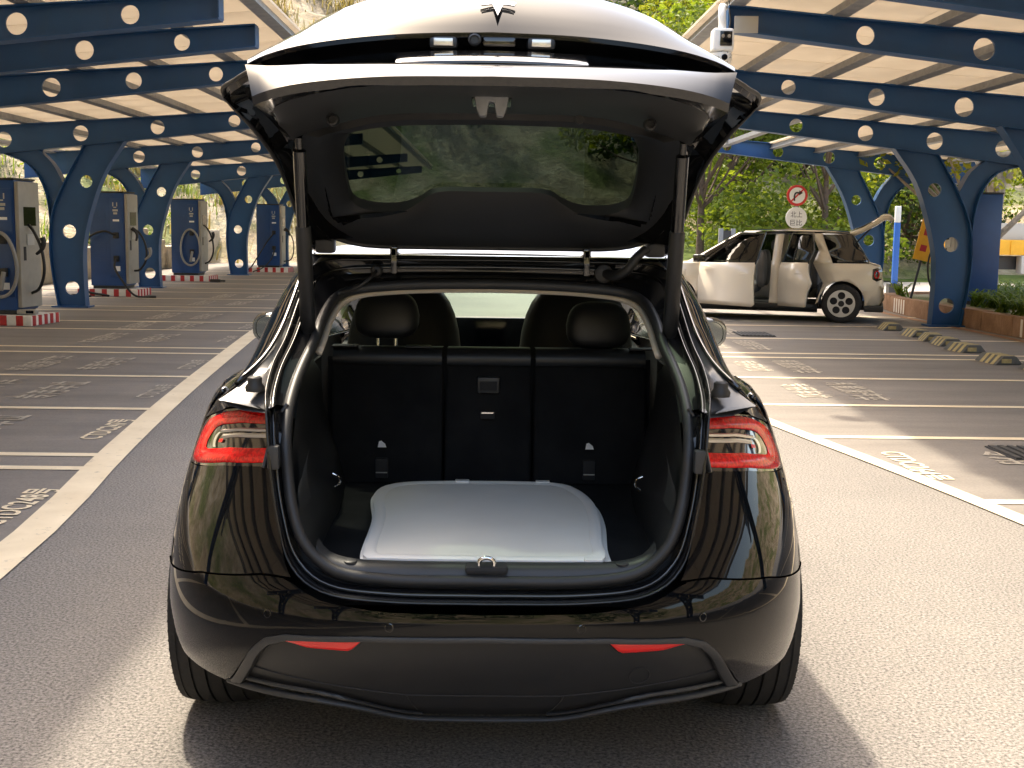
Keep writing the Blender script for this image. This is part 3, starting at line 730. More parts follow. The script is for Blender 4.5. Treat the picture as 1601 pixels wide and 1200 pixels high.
gut = [a+(b-a)*.30+Vector((0, .012, 0)) for a, b in zip(O1, I1)]
obj("gutter_rib", MB().tube(full(gut)[:-1], .005, 6, closed=True).me(), "gloss_black", suv, 180)
cream = [p+Vector((-.012*(1 if p.x > 0 else 0), .02, -.020)) for p in I1[58:]]
hl = [Vector((p.x*.97, p.y+.03, p.z-.018)) for p in I1[52:]]
obj("headliner_edge", MB().tube(mir(hl)[:]+hl[::-1][1:], .012, 6).me() if False else MB().tube(hl+mir(hl)[::-1][1:], .011, 6).me(), "cream", suv, 180)
# shoulder shelf between lamp top, shut line and greenhouse
A = [surfo(u, min(interp(xof(u), LAMP_T)+.004, 1.066) if u < u_out+.1 else shoulder(surf(u, .95).y), 0) for u in np.linspace(u_in, math.pi/2+.75, 30)]
GB = cr([(.567, 3.085, 1.070), (.640, 3.12, 1.080), (.705, 3.16, 1.086), (.720, 3.34, 1.094), (.735, 3.6, 1.092), (.77, 3.95, 1.075), (.80, 4.40, 1.052)], 30)
Ar = cr(A, 30); mid = [(a+b)/2+Vector((0, 0, .010)) for a, b in zip(Ar, GB)]
both("shoulder_panel", [Ar, mid, GB], "black_paint", suv, 50)
# ledge on the body under the raised gate, with rubber stop
OU = cr([(.705, 3.155, 1.086), (.665, 3.24, 1.118), (.622, 3.34, 1.168), (.595, 3.46, 1.228), (.580, 3.62, 1.315), (.570, 3.82, 1.418), (.56, 3.9, 1.45)], 24)
OL = cr([(.567, 3.08, 1.064), (.583, 3.16, 1.105), (.588, 3.30, 1.165), (.578, 3.44, 1.22), (.568, 3.62, 1.314), (.555, 3.80, 1.405), (.53, 3.88, 1.44)], 24)
both("pillar_ledge", [OL, [(a+b)/2+Vector((0, .006, -.012)) for a, b in zip(OL, OU)], OU], "ledge_grey", suv, 50)
for s in (1, -1):
    obj("rubber_stop", MB().lathe([(0, .024), (.012, .026), (.022, .019), (.036, .019), (.04, .014), (.036, .008), (.036, .0001)], 'Z', (s*.612, 3.165, 1.108), 20).me(), "rubber", suv, 50)
    bbox("hinge_bracket", (s*.545-.016, 3.045, .925), (s*.545+.014, 3.075, .985), "grey_plastic", suv, .006)
# ---- greenhouse sides: pillars and glass
RAIL = [(.705, 3.155, 1.086), (.622, 3.34, 1.168), (.595, 3.46, 1.228), (.580, 3.62, 1.315), (.57, 3.85, 1.432), (.592, 4.3, 1.505), (.605, 4.9, 1.545), (.60, 5.5, 1.525), (.625, 6.05, 1.30), (.70, 6.62, 1.0)]
BELT = [(.705, 3.158, 1.087), (.718, 3.34, 1.095), (.735, 3.6, 1.092), (.77, 3.95, 1.075), (.80, 4.40, 1.052), (.812, 5.0, 1.03), (.81, 5.6, 1.01), (.79, 6.1, .995), (.75, 6.45, .985), (.715, 6.66, .98)]
N = 80; RL = cr(RAIL, N); BL = cr(BELT, N)
def gh(i, t):
    a, b = BL[i], RL[i]; p = a+(b-a)*t; p.x += .035*math.sin(math.pi*t)*min(1, i/20); return p
def ghpatch(i0, i1, t0=0, t1=1, off=0): return [[gh(i, t0+(t1-t0)*k/6)+Vector((off, 0, 0)) for k in range(7)] for i in range(i0, i1)]
both("d_pillar", ghpatch(0, 20), "black_paint", suv, 60)
both("quarter_glass", ghpatch(19, 32), "privacy_glass", suv, 60)
both("c_pillar", ghpatch(31, 34), "gloss_black", suv, 60)
both("rear_door_glass", ghpatch(33, 47), "tinted_glass", suv, 60)
both("b_pillar", ghpatch(46, 49), "gloss_black", suv, 60)
both("front_door_glass", ghpatch(48, 70), "tinted_glass", suv, 60)
both("a_pillar", ghpatch(69, 80), "black_paint", suv, 60)
for s in (1, -1):
    rr = [p+Vector((.006, 0, 0)) for p in RL[2:]]; obj("window_trim", MB().tube(rr if s == 1 else mir(rr), .009, 6).me(), "gloss_black", suv, 180)
    bb = [p+Vector((.004, 0, .002)) for p in BL[2:]]; obj("window_trim", MB().tube(bb if s == 1 else mir(bb), .009, 6).me(), "gloss_black", suv, 180)
    fill = [[Vector((s*p.x, p.y, p.z)) for p in BL[20:]], [Vector((s*(wz(shoulder(p.y))*sideK(p.y)), p.y, shoulder(p.y))) for p in BL[20:]]]
    obj("belt_moulding", fixn(MB().grid(fill).me()), "black_paint", suv, 60)
# ---- roof and windscreen
i0 = next(i for i, p in enumerate(RL) if p.y > 3.88); i1 = next(i for i, p in enumerate(RL) if p.y > 5.45)
def rrow(i, nn=12):
    p = RL[i]; c = interp(p.y, [(3.88, .0), (4.15, .03), (4.4, .055), (5.0, .07), (5.5, .06), (6.6, .03)])
    return [Vector((p.x*k/nn, p.y, p.z+c*(1-(k/nn)**2.2))) for k in range(nn+1)]
whole("roof_glass", [rrow(i) for i in range(i0, i1+1)], "gloss_black", suv, 60)
r0 = rrow(i0); whole("roof_rear_edge", [[Vector((p.x*.985, 3.885+.0*p.x, p.z-.012)) for p in r0], [Vector((p.x, 3.875+.02*0, p.z-.002)) for p in r0], r0], "gloss_black", suv, 60)
whole("windscreen", [[q+Vector((0, (.10 if 1 else 0)*(1-(q.x/max(.01, RL[i].x))**2), 0)) for q in rrow(i)] for i in range(i1, N-1)], "windscreen_glass", suv, 60)
whole("headliner", [[q+Vector((0, 0, -.05)) for q in rrow(i)] for i in range(i0, i1+1)], "cream", suv, 60)
# ---- mirrors
for s in (1, -1):
    M = Matrix.Translation((s*1.045, 5.93, 1.042))
    sh = MB(); rows = []
    for k in range(9):
        t = k/8; sc = math.sin(math.pi*min(.95, t*.75+.22))**.6
        rows.append([M @ Vector((s*(.115*sc*math.copysign(abs(math.cos(a))**.75, math.cos(a))), -.05+.15*t, .078*sc*math.copysign(abs(math.sin(a))**.75, math.sin(a)))) for a in np.linspace(0, 2*math.pi, 24, endpoint=False)])
    sh.grid(rows, close_u=True); mm = obj("door_mirror", fixn(sh.me()), "gloss_black", suv, 60)
    g = [M @ Vector((s*(.102*math.copysign(abs(math.cos(a))**.75, math.cos(a))), -.046, .066*math.copysign(abs(math.sin(a))**.75, math.sin(a)))) for a in np.linspace(0, 2*math.pi, 24, endpoint=False)]
    gl = MB(); gl.add(g, [tuple(range(24))]); obj("mirror_glass", gl.me(), "mirror", mm)
    obj("mirror_stalk", MB().tube([M @ Vector((0, 0, -.05)), M @ Vector((-s*.1, .02, -.07)), M @ Vector((-s*.22, .05, -.08))], .022, 8).me(), "gloss_black", mm)
# ---- wheels
ZTAB[0] = []
def wheel(x, y, s):
    w = empty("wheel"); w.parent = suv
    prof = [(-.125, .24), (-.128, .30), (-.118, .335)]
    for g in (-.085, -.035, .012, .055, .09):
        prof += [(g-.004, .350-.9*g*g), (g-.004, .339), (g+.004, .339), (g+.004, .350-.9*g*g)]
    prof += [(.115, .337), (.126, .30), (.123, .24)]
    obj("tyre", fixn(MB().lathe([(s*a, b) for a, b in prof], 'X', (x, y, .352), 56).me()), "tyre", w, 40)
    tr_ = MB()
    for k in range(70):
        a = 2*math.pi*k/70
        for (x0, x1, sk) in ((-.117, -.09, .03), (.062, .088, -.03), (.094, .116, -.03)):
            p = [(s*x0, a), (s*x1, a+sk), (s*x1, a+sk+.022), (s*x0, a+.022)]
            tr_.add([(x+q[0], y+(.3492-.9*q[0]**2+.0012)*math.cos(q[1]), .352+(.3492-.9*q[0]**2+.0012)*math.sin(q[1])) for q in p], [(0, 1, 2, 3)])
    obj("tread_sipes", tr_.me(), "gap_dark", w, kind="stuff")
    rm = MB().lathe([(s*.10, .235), (s*.118, .24), (s*.115, .225), (s*.06, .21), (s*-.1, .22)], 'X', (x, y, .352), 40)
    rm.lathe([(s*.085, .0001), (s*.085, .055), (s*.07, .07), (s*.06, .07)], 'X', (x, y, .352), 24)
    for k in range(10):
        a = 2*math.pi*k/10; M = Matrix.Translation((x, y, .352)) @ Matrix.Rotation(a, 4, 'X'); rm.box((s*.06-.012, -.016, .05), (s*.085+.004, .016, .225), M)
    obj("rim", fixn(rm.me()), "steel_dark", w, 40)
for x, s in ((.82, 1), (-.82, -1)):
    wheel(x, 3.8, s); wheel(x, 6.69, s)
# ---- tailgate, raised
ZTAB[0] = SUV_Z
gate = empty("tailgate"); gate.parent = suv
TG = R(63.5)
def G(p):
    dy, dz = p[1]-3.86, p[2]-1.455
    return Vector((p[0], 3.86+dy*math.cos(TG)+dz*math.sin(TG), 1.455-dy*math.sin(TG)+dz*math.cos(TG)))
LIP = cr([(0, 3.18, 2.178), (.284, 3.17, 2.135), (.42, 3.14, 2.080), (.50, 3.10, 2.02), (.548, 3.04, 1.965), (.570, 2.965, 1.925)], 24)
EDG = cr([(0, 2.955, 2.020), (.20, 2.950, 2.012), (.36, 2.935, 1.992), (.46, 2.905, 1.967), (.52, 2.86, 1.938), (.548, 2.80, 1.908)], 24)
WNG = cr([(0, 3.32, 2.07), (.3, 3.32, 2.035), (.52, 3.28, 1.965), (.63, 3.24, 1.905), (.690, 3.205, 1.872)], 24)
OUG = [G(p)+Vector((-.012, 0, -.035))*(max(0, 1-i/10)) for i, p in enumerate(OU)]
def grow(ye, zc):
    e = OUG[ye]; return cr([(0, e.y+.02, e.z+zc), (e.x*.5, e.y+.015, e.z+zc*.75), (e.x*.85, e.y+.005, e.z+zc*.25), (e.x, e.y, e.z)], 24)
sk = [grow(20, .03), grow(17, .05), grow(13, .08), grow(8, .10), grow(4, .12), WNG, [a+(b-a)*.7 for a, b in zip(WNG, LIP)], LIP]
for s in (1, -1):
    f = (lambda q: q) if s == 1 else mir
    obj("outer_skin", fixn(MB().grid([f(r[19:]) for r in sk]).me()), "black_paint", gate, 60)
whole("outer_skin", [r[:20] for r in sk[6:]], "black_paint", gate, 60); whole("outer_skin", [r[:20] for r in sk[:2]], "black_paint", gate, 60)
pan = [LIP]+[[a+(b-a)*t+Vector((0, -.012*math.sin(math.pi*t), .012*math.sin(math.pi*t))) for a, b in zip(LIP, EDG)] for t in (.15, .35, .55, .75, .9)]+[EDG]
whole("badge_panel", pan, "black_paint", gate, 60)
STR0 = cr([(0, 2.80, 1.918), (.25, 2.80, 1.916), (.42, 2.80, 1.908), (.50, 2.79, 1.902), (.548, 2.775, 1.902)], 24)
STR1 = cr([(0, 2.665, 1.872), (.25, 2.672, 1.868), (.42, 2.69, 1.853), (.49, 2.700, 1.838), (.522, 2.715, 1.828)], 24)
smid = [(a+b)/2+Vector((0, -.004, .006)) for a, b in zip(STR0, STR1)]
REC = [a+Vector((0, .05, -.038)) for a in EDG[:-3]]+[a+Vector((0, .02, -.012)) for a in EDG[-3:]]
RE2 = [(a+b)/2+Vector((0, .03, -.010)) for a, b in zip(REC, STR0)]
whole("plate_recess", [EDG, [a+Vector((0, .004, -.012)) for a in EDG], REC, RE2, STR0], "gloss_black", gate, 30)
whole("lower_blade", [STR0, smid, STR1], "black_paint", gate, 60)
BND0 = [p+Vector((0, .012, -.018)) for p in STR1]
whole("blade_return", [STR1, BND0], "gloss_black", gate, 60)
# emblem
P0, P1 = Vector((0, 3.17, 2.172)), Vector((0, 2.955, 2.020)); bx = Vector((1, 0, 0)); bv = (P0-P1).normalized(); bn = Vector((0, -bv.z, bv.y))
org = P1+(P0-P1)*.30+bn*.020+bx*.012
mk = MB()
def pol(pts):
    v = [org+bx*a+bv*b+bn*.001 for a, b in pts]; w = [q+bn*.004 for q in v]; n = len(v)
    mk.add(v+w, [tuple(range(n, 2*n)), tuple(range(n))[::-1]]+[(i, (i+1) % n, n+(i+1) % n, n+i) for i in range(n)])
arc = [(-.043+.086*t, .030-.010*(2*t-1)**2) for t in np.linspace(0, 1, 9)]
for i in range(8): pol([arc[i], arc[i+1], (arc[i+1][0], arc[i+1][1]+.007), (arc[i][0], arc[i][1]+.007)])
arc2 = [(-.040+.08*t, .0195-.008*(2*t-1)**2) for t in np.linspace(0, 1, 9)]
for i in range(8):
    h0, h1 = (.0075*(.35+.65*(1-abs(2*i/8-1)))), (.0075*(.35+.65*(1-abs(2*(i+1)/8-1)))); pol([arc2[i], arc2[i+1], (arc2[i+1][0], arc2[i+1][1]+h1), (arc2[i][0], arc2[i][1]+h0)])
pol([(-.012, .018), (0, -.038), (.012, .018), (.004, .018), (0, .010), (-.004, .018)])
obj("emblem", mk.me(), "satin_chrome", gate)
# plate lamps, reversing camera, release switch, blade handle
def on_rec(x, t):
    k = abs(x); a = min(RE2, key=lambda p: abs(p.x-k)); b = min(REC, key=lambda p: abs(p.x-k)); c_ = min(EDG, key=lambda p: abs(p.x-k))
    return Vector((x, (b.y*(1-t)+c_.y*t), (b.z*(1-t)+c_.z*t)))
for x in (-.116, .116):
    p = on_rec(x, .4); l = bbox("plate_lamp", (x-.034, p.y-.03, p.z-.018), (x+.034, p.y+.01, p.z+.016), "grey_plastic", gate, .012)
    bbox("lamp_glass", (x-.023, p.y-.034, p.z-.011), (x+.023, p.y-.0295, p.z+.009), "clear_lens", l, .004)
p = on_rec(-.042, .5); obj("reversing_camera", MB().lathe([(0, .0155), (-.022, .0155), (-.024, .011), (-.018, .010), (-.018, .0001)], 'Y', (-.042, p.y-.012, p.z), 20).me(), "grey_plastic", gate, 40)
p = on_rec(.02, .4); bbox("release_switch", (-.022, p.y-.028, p.z-.014), (.055, p.y, p.z+.012), "gloss_black", gate, .005)
hb = []
for t in np.linspace(-1, 1, 17):
    x = .218*t; y0 = 2.84+.012*t*t; z0 = 1.938-.006*t*t; hb.append([Vector((x, y0+.055, z0+.026)), Vector((x, y0-.050, z0-.014)), Vector((x, y0-.052, z0-.022)), Vector((x, y0+.055, z0+.008))])
o = MB().grid(hb, close_u=True); o.f += [(0, 1, 2, 3), (67, 66, 65, 64)]
obj("handle_bar", bevel(fixn(o.me()), .003), "gloss_black", gate, 40)
# inner trim band, frame and glass
FR0 = cr([BND0[0], BND0[8], BND0[15], (.48, 2.78, 1.815), (.505, 2.92, 1.800)], 24)
CRS = cr([(0, 3.42, 1.868), (.30, 3.42, 1.858), (.45, 3.41, 1.822), (.52, 3.38, 1.796), (.536, 3.36, 1.785)], 24)
bm1 = [a+(b-a)*.12+Vector((0, 0, -.010)) for a, b in zip(FR0, CRS)]; bm2 = [a+(b-a)*.5+Vector((0, 0, -.006)) for a, b in zip(FR0, CRS)]; bm3 = [a+(b-a)*.9+Vector((0, 0, -.010)) for a, b in zip(FR0, CRS)]
whole("blade_corner", [BND0, FR0], "gloss_black", gate, 50)
whole("inner_trim_band", [FR0, bm1, bm2, bm3, CRS], "grey_plastic", gate, 50)
FO = cr([(0, 3.42, 1.866), (.30, 3.42, 1.856), (.45, 3.41, 1.820), (.52, 3.38, 1.790), (.541, 3.48, 1.715), (.540, 3.60, 1.640), (.525, 3.72, 1.560), (.49, 3.80, 1.508), (.40, 3.83, 1.482), (.2, 3.835, 1.478), (0, 3.835, 1.478)], 60)
GO = cr([(0, 3.455, 1.842), (.3, 3.45, 1.832), (.385, 3.455, 1.815), (.415, 3.50, 1.780), (.425, 3.56, 1.735), (.425, 3.64, 1.668), (.412, 3.70, 1.615), (.36, 3.72, 1.594), (.27, 3.72, 1.594), (.215, 3.70, 1.622), (.17, 3.675, 1.650), (0, 3.67, 1.656)], 60)
f1 = [a+(b-a)*.3+Vector((0, -.008, -.012)) for a, b in zip(FO, GO)]; f2 = [a+(b-a)*.82+Vector((0, -.006, -.012)) for a, b in zip(FO, GO)]; f3 = [Vector((b.x, b.y+.012, 1.868-(b.y+.012-3.465)*.915)) for b in GO]
whole("inner_trim_frame", [FO, f1, f2, GO, f3], "black_plastic", gate, 40)
gl = full(f3); ctr = Vector((0, 3.575, 1.765)); n = len(gl)
gm = MB(); gm.add([ctr]+gl, [(0, i+1, i+2) for i in range(n-1)]); obj("rear_window", fixn(gm.me()), "gate_glass", gate, False)
hf0 = cr([(0, 3.832, 1.477), (.2, 3.832, 1.477), (.40, 3.827, 1.482), (.485, 3.80, 1.508), (.525, 3.73, 1.553)], 13)
whole("sun_stop_flap", [hf0, [Vector((.565*k/12, 3.90, 1.505+.02*(k/12)**4)) for k in range(13)], [Vector((.575*k/12, 3.995, 1.535)) for k in range(13)]], "black_plastic", gate, 60, .012)  # added overhang blocking sun that fell through the hinge gap into the boot
Ee = [(.56, 3.885, 1.452)]+[tuple(OUG[i]) for i in (20, 16, 12, 8, 4, 0)]+[(.63, 3.06, 1.905), (.570, 2.965, 1.920), (.545, 2.80, 1.895), (.525, 2.745, 1.825)]
Ff = [(.49, 3.80, 1.488), (.525, 3.72, 1.555), (.540, 3.60, 1.640), (.541, 3.50, 1.70), (.538, 3.40, 1.765), (.533, 3.34, 1.785), (.522, 3.1, 1.79), (.510, 2.95, 1.797), (.49, 2.82, 1.81), (.47, 2.775, 1.818)]
Es, Fs = cr(Ee, 40), cr(Ff, 40)
sm_ = [a+(b-a)*.35+Vector((0, .0, .030*math.sin(math.pi*i/39))) for i, (a, b) in enumerate(zip(Es, Fs))]; s2_ = [a+(b-a)*.12+Vector((0, 0, -.006)) for a, b in zip(Es, Fs)]
both("gate_side", [Es, s2_, sm_, Fs], "gloss_black", gate, 50)
for s in (1, -1):
    e = [Vector((s*p.x, p.y, p.z-.004)) for p in Es[2:34]]; obj("edge_seal", MB().tube(e, .006, 6).me(), "rubber", gate, 180)
    obj("trim_buffer", MB().lathe([(0, .014), (.0, .016), (-.03, .015), (-.032, .010), (-.02, .009), (-.02, .0001)], 'Y', (s*.395, 3.10, 1.812), 18).me(), "black_plastic", gate, 40)
obj("trim_clip", MB().lathe([(0, .012), (-.006, .011), (-.006, .0001)], 'Y', (.222, 3.14, 1.826), 18).me(), "black_plastic", gate, 40)
lt = plate([(x*.92, 1.870+(z-1.882)*.82) for x, z in [(-.040, 1.882), (.040, 1.882), (.043, 1.86), (.038, 1.826), (.030, 1.804), (.013, 1.804), (.006, 1.842), (-.006, 1.842), (-.013, 1.804), (-.030, 1.804), (-.038, 1.826), (-.043, 1.86)]], [], .05, y=2.87)
obj("latch", bevel(lt, .004), "galvanised", gate, 40)
obj("latch_surround", MB().box((-.046, 2.86, 1.845), (.046, 3.05, 1.868)).me(), "gloss_black", gate)
# ---- struts, hinges, conduit
for s in (1, -1):
    a, b = Vector((s*.518, 3.33, 1.785)), Vector((s*.530, 3.56, 1.205))
    m_ = a+(b-a)*.42
    st = obj("lift_strut", MB().tube([a, a+(b-a)*.05, a+(b-a)*.06, m_], [.010, .010, .0185, .0185], 14).me(), "gloss_black", suv, 50)
    obj("strut_sleeve", MB().tube([m_, m_+(b-a)*.01, b-(b-a)*.02, b], [.0185, .0225, .0225, .012], 14).me(), "black_plastic", st, 50)
    obj("ball_joint", MB().lathe([(-.02, .001), (-.016, .012), (0, .017), (.016, .012), (.02, .001)], 'X', tuple(b), 12).me(), "steel_dark", st, 60)
    obj("gate_hinge", bevel(MB().box((s*.30-.012, 3.79, 1.442), (s*.30+.012, 3.93, 1.475)).box((s*.30-.010, 3.79, 1.39), (s*.30+.010, 3.83, 1.47)).me(), .004), "gloss_black", suv, 40)
for s in (1, -1): obj("hinge_cover", bevel(MB().box((s*.515-.03, 3.80, 1.448), (s*.515+.03, 3.86, 1.52)).me(), .012), "rubber", suv, 40)
cpts = cr([(.365, 3.865, 1.395), (.395, 3.82, 1.393), (.425, 3.79, 1.41), (.455, 3.79, 1.45), (.485, 3.80, 1.478)], 60)
obj("cable_conduit", MB().tube(cpts, [.013+.003*(i % 2) for i in range(60)], 10).me(), "rubber", suv, 180)
obj("conduit_boot", MB().lathe([(0, .03), (-.012, .028), (-.016, .018), (-.016, .001)], 'Y', (.36, 3.872, 1.395), 16).me(), "rubber", suv, 50)
obj("conduit_boot", MB().lathe([(0, .02), (-.012, .018), (-.016, .012), (-.016, .001)], 'Y', (-.36, 3.872, 1.395), 16).me(), "rubber", suv, 50)
wp = cr([(-.36, 3.85, 1.395), (-.375, 3.82, 1.375), (-.42, 3.80, 1.345), (-.47, 3.76, 1.33)], 16); obj("washer_hose", MB().tube(wp, .006, 6).me(), "rubber", suv, 180)
# ---- boot interior
cab = "carpet"
liner = []
for y in (3.075, 3.2, 3.4, 3.6, 3.8, 4.0, 4.3):
    yu = max(y, 3.30)
    b = .055*math.exp(-((y-3.85)/.25)**2)
    xf = interp(y, [(3.07, .435), (3.3, .462), (3.7, .480), (4.3, .505)])-b*.3
    liner.append([(xf, y, .640), (xf+.02, y, .70), (xf+.055-b*.5, y, .80), (min(xf+.085, .515+max(0, y-3.2)*.1), max(y, 3.13), .92), (interp(y, [(3.07, .515), (3.6, .56), (4.3, .60)]), max(y, 3.22), 1.03), (interp(y, [(3.07, .515), (3.6, .575), (4.3, .64)]), yu, 1.09), (interp(y, [(3.07, .52), (3.6, .60), (4.3, .70)]), yu+.04, 1.115)])
both("boot_side_trim", liner, "black_plastic", suv, 60)
for s in (1, -1):
    pk = [[(s*(.487+.012*math.sin(math.pi*j/6)), 3.14+.16*i/6, .80+.15*j/6*(.6+.4*i/6)) for j in range(7)] for i in range(7)]
    obj("side_pocket", fixn(MB().grid(pk).me()), "grey_plastic", suv, 60)
    obj("cargo_hook", MB().tube(cr([(s*.47, 3.62, .80), (s*.45, 3.62, .79), (s*.45, 3.62, .77), (s*.465, 3.62, .76)], 8), .004, 6).me(), "chrome", suv, 60)
    up = [[(s*.535, 3.19, 1.05), (s*.53, 3.30, 1.11), (s*.515, 3.42, 1.165), (s*.50, 3.60, 1.25), (s*.48, 3.75, 1.31)], [(s*.57, 3.3, 1.11), (s*.60, 3.4, 1.12), (s*.59, 3.52, 1.17), (s*.565, 3.7, 1.27), (s*.55, 3.9, 1.36)]]
    obj("pillar_trim", fixn(MB().grid([cr(up[0], 10), cr(up[1], 10)]).me()), "black_plastic", suv, 60)
sill = []
for k, (y, z) in enumerate([(3.028, .662), (3.034, .676), (3.055, .685), (3.085, .684), (3.105, .672), (3.11, .656)]):
    sill.append(cr([(0, y, z), (.25, y, z+.001), (.36, y+.004, z+.006), (.415, y+.014, z+.022), (.44, y+.03, z+.05)], 20))
whole("sill_plate", sill, "grey_plastic", suv, 50)
for s in (1, -1): obj("sill_cap", MB().lathe([(0, .019), (.004, .0185), (.005, .016), (.005, .0001)], 'Z', (s*.352, 3.062, .686), 24).me(), "grey_plastic", suv, 40)
bbox("striker_pocket", (-.055, 3.015, .668), (.055, 3.075, .6885), "gap_dark", suv, .015)
obj("latch_striker", MB().tube(cr([(-.018, 3.03, .672), (-.018, 3.03, .700), (0, 3.03, .708), (.018, 3.03, .700), (.018, 3.03, .672)], 14), .0055, 8).me(), "chrome", suv, 60)
for s in (1, -1): obj("boot_light_wall", MB().box((s*.63-.005, 3.25, .28), (s*.63+.005, 4.5, 1.06)).me(), "gap_dark", suv)  # unseen side walls added to stop outside light leaking into the boot
obj("boot_light_pan", MB().box((-.62, 3.12, .56), (.62, 4.5, .60)).me(), "gap_dark", suv)  # unseen closing box added under the floor against the same light leak
ZTAB[0] = []
obj("boot_floor", MB().grid([[(-x, y, .617), (0, y, .617), (x, y, .617)] for x, y in ((.47, 3.07), (.50, 3.4), (.52, 3.8), (.55, 4.4))]).me(), "carpet", suv)
# ---- rear seats
def seat_slab(name, x0, x1, ztop, y0=4.215, lean=.10, th=.12, z0=.62, parent=None, mat="carpet"):
    m_ = MB(); n = 8; rows = []
    nx = 6
    for k in range(n+1):
        z = z0+(ztop-z0)*k/n; y = y0+lean*(k/n)**1.3
        rows.append([(x0+(x1-x0)*i/nx, y+(.012 if i in (0, nx) else 0), z) for i in range(nx+1)])
    back = [[(p[0], p[1]+th, p[2]) for p in r][::-1] for r in rows]
    m_.grid([r+b for r, b in zip(rows, back)], close_u=True)
    L = len(rows[0])*2; m_.f.append(tuple(range(n*L, n*L+L))); return obj(name, bevel(fixn(m_.me()), .012, 2, 40), mat, parent or suv, 50)
bbox("seat_light_stop", (-.58, 4.345, .50), (.58, 4.36, 1.05), "carpet", suv, .003)  # filler box added behind the seats to block light through their gaps
segs = [(-.560, -.165, "rear_seat_back"), (-.155, .150, "rear_seat_back"), (.160, .560, "rear_seat_back")]
for i, (a, b, nm) in enumerate(segs):
    t = seat_slab(nm, a, b, 1.035)
    rl = [(a+.005, 0), (b-.005, 0)]
    rows = []
    for q in np.linspace(-.6, 3.0, 12):
        rows.append([(x, 4.318+.055*(1-math.cos(q))-.012*math.sin(q)*1.2+.03, 1.055+.032*math.sin(q)+.0*x-.0) for x in np.linspace(a+.004, b-.004, 6)])
    obj("headroll", fixn(MB().grid([[(x, 4.30, 1.028) for x in np.linspace(a+.004, b-.004, 6)], [(x, 4.292, 1.04) for x in np.linspace(a+.004, b-.004, 6)], [(x, 4.294, 1.06) for x in np.linspace(a+.004, b-.004, 6)], [(x, 4.305, 1.079) for x in np.linspace(a+.004, b-.004, 6)], [(x, 4.33, 1.088) for x in np.linspace(a+.004, b-.004, 6)], [(x, 4.44, 1.082) for x in np.linspace(a+.004, b-.004, 6)]]).me()), "seat_vinyl", t, 60)
def cushion(name, c, sx, sy, sz, mat, parent, p=2.6, lean=0, taper=0):
    rows = []
    for i in range(15):
        v = -math.pi/2+math.pi*i/14; row = []
        for j in range(28):
            u = 2*math.pi*j/28; f = lambda t: math.copysign(abs(t)**(2/p), t)
            z = f(math.sin(v)); w = f(math.cos(v)); k = 1-taper*max(0, z)
            row.append((c[0]+sx*w*f(math.cos(u))*k, c[1]+sy*w*f(math.sin(u))+lean*z*sz, c[2]+sz*z))
        rows.append(row)
    return obj(name, fixn(MB().grid(rows, close_u=True).me()), mat, parent, 60)
for x in (-.375, .395):
    up_ = .028 if x < 0 else 0
    h = cushion("rear_headrest", (x, 4.42, 1.168+up_), .118, .055, .085, "seat_vinyl", suv, 3.2, .1, .12)
    if x < 0:
        for d in (-.032, .032): obj("headrest_post", MB().tube([(x+d, 4.41, 1.07), (x+d, 4.415, 1.14)], .006, 8).me(), "chrome", h, 60)
bbox("release_handle", (-.042, 4.262, .934), (.036, 4.30, .990), "grey_plastic", suv, .006)
bbox("handle_recess", (-.033, 4.256, .943), (.027, 4.2635, .976), "gap_dark", suv, .004)
bbox("pull_slot", (-.030, 4.236, .845), (.020, 4.30, .868), "gap_dark", suv, .003); obj("slot_lip", MB().box((-.026, 4.232, .866), (.016, 4.24, .870)).me(), "chrome", suv)
for x in (-.375, .355):
    bbox("tether_slot", (x-.022, 4.206, .635), (x+.022, 4.30, .705), "gap_dark", suv, .004); obj("slot_lip", MB().box((x-.020, 4.200, .655), (x+.020, 4.2075, .658)).me(), "grey_panel", suv)
    obj("child_seat_tag", MB().add([(x-.014, 4.212, .745), (x+.016, 4.212, .745), (x+.012, 4.214, .757), (x-.002, 4.216, .768), (x-.010, 4.216, .765)], [(0, 1, 2, 3, 4)]).me(), "printed_white", suv)
for x in (-.56, -.30, .50): obj("belt_guide", bevel(MB().box((x, 4.30, 1.088), (x+.09, 4.36, 1.094)).me(), .002), "black_plastic", suv, 40)
# ---- front seats, dashboard, screen
for x in (-.37, .37):
    t = cushion("front_seat_back", (x, 5.20, .95), .25, .10, .34, "seat_vinyl", suv, 3.0, .15, .12)
    cushion("front_headrest", (x, 5.27, 1.245), .135, .06, .13, "seat_vinyl", t, 3.0, .1, .1)
    cushion("front_seat_base", (x, 5.48, .58), .26, .28, .10, "seat_vinyl", t, 4)
obj("cabin_floor", MB().box((-.80, 4.3, .27), (.80, 6.7, .30)).me(), "carpet", suv)
cushion("rear_bench", (0, 4.62, .58), .62, .26, .10, "seat_vinyl", suv, 5)
obj("dashboard", fixn(MB().grid([[(x, y, z-.02*(x/.7)**2) for x in np.linspace(-.74, .74, 9)] for y, z in ((5.95, .70), (5.93, .90), (5.97, .945), (6.2, .96), (6.65, .965))]).me()), "black_plastic", suv, 60)
sc_ = bbox("touch_screen", (-.178, 5.85, .935), (.178, 5.865, 1.083), "screen", suv, .004)
obj("screen_stand", MB().box((-.05, 5.866, .94), (.05, 5.90, 1.05)).me(), "black_plastic", suv)
swp = [(-.37+.18*math.cos(a), 5.78+.05*math.sin(a), .92+.17*math.sin(a)) for a in np.linspace(0, 2*math.pi, 32, endpoint=False)]
obj("steering_wheel", MB().tube(swp, .016, 8, closed=True).me(), "seat_vinyl", suv, 180)
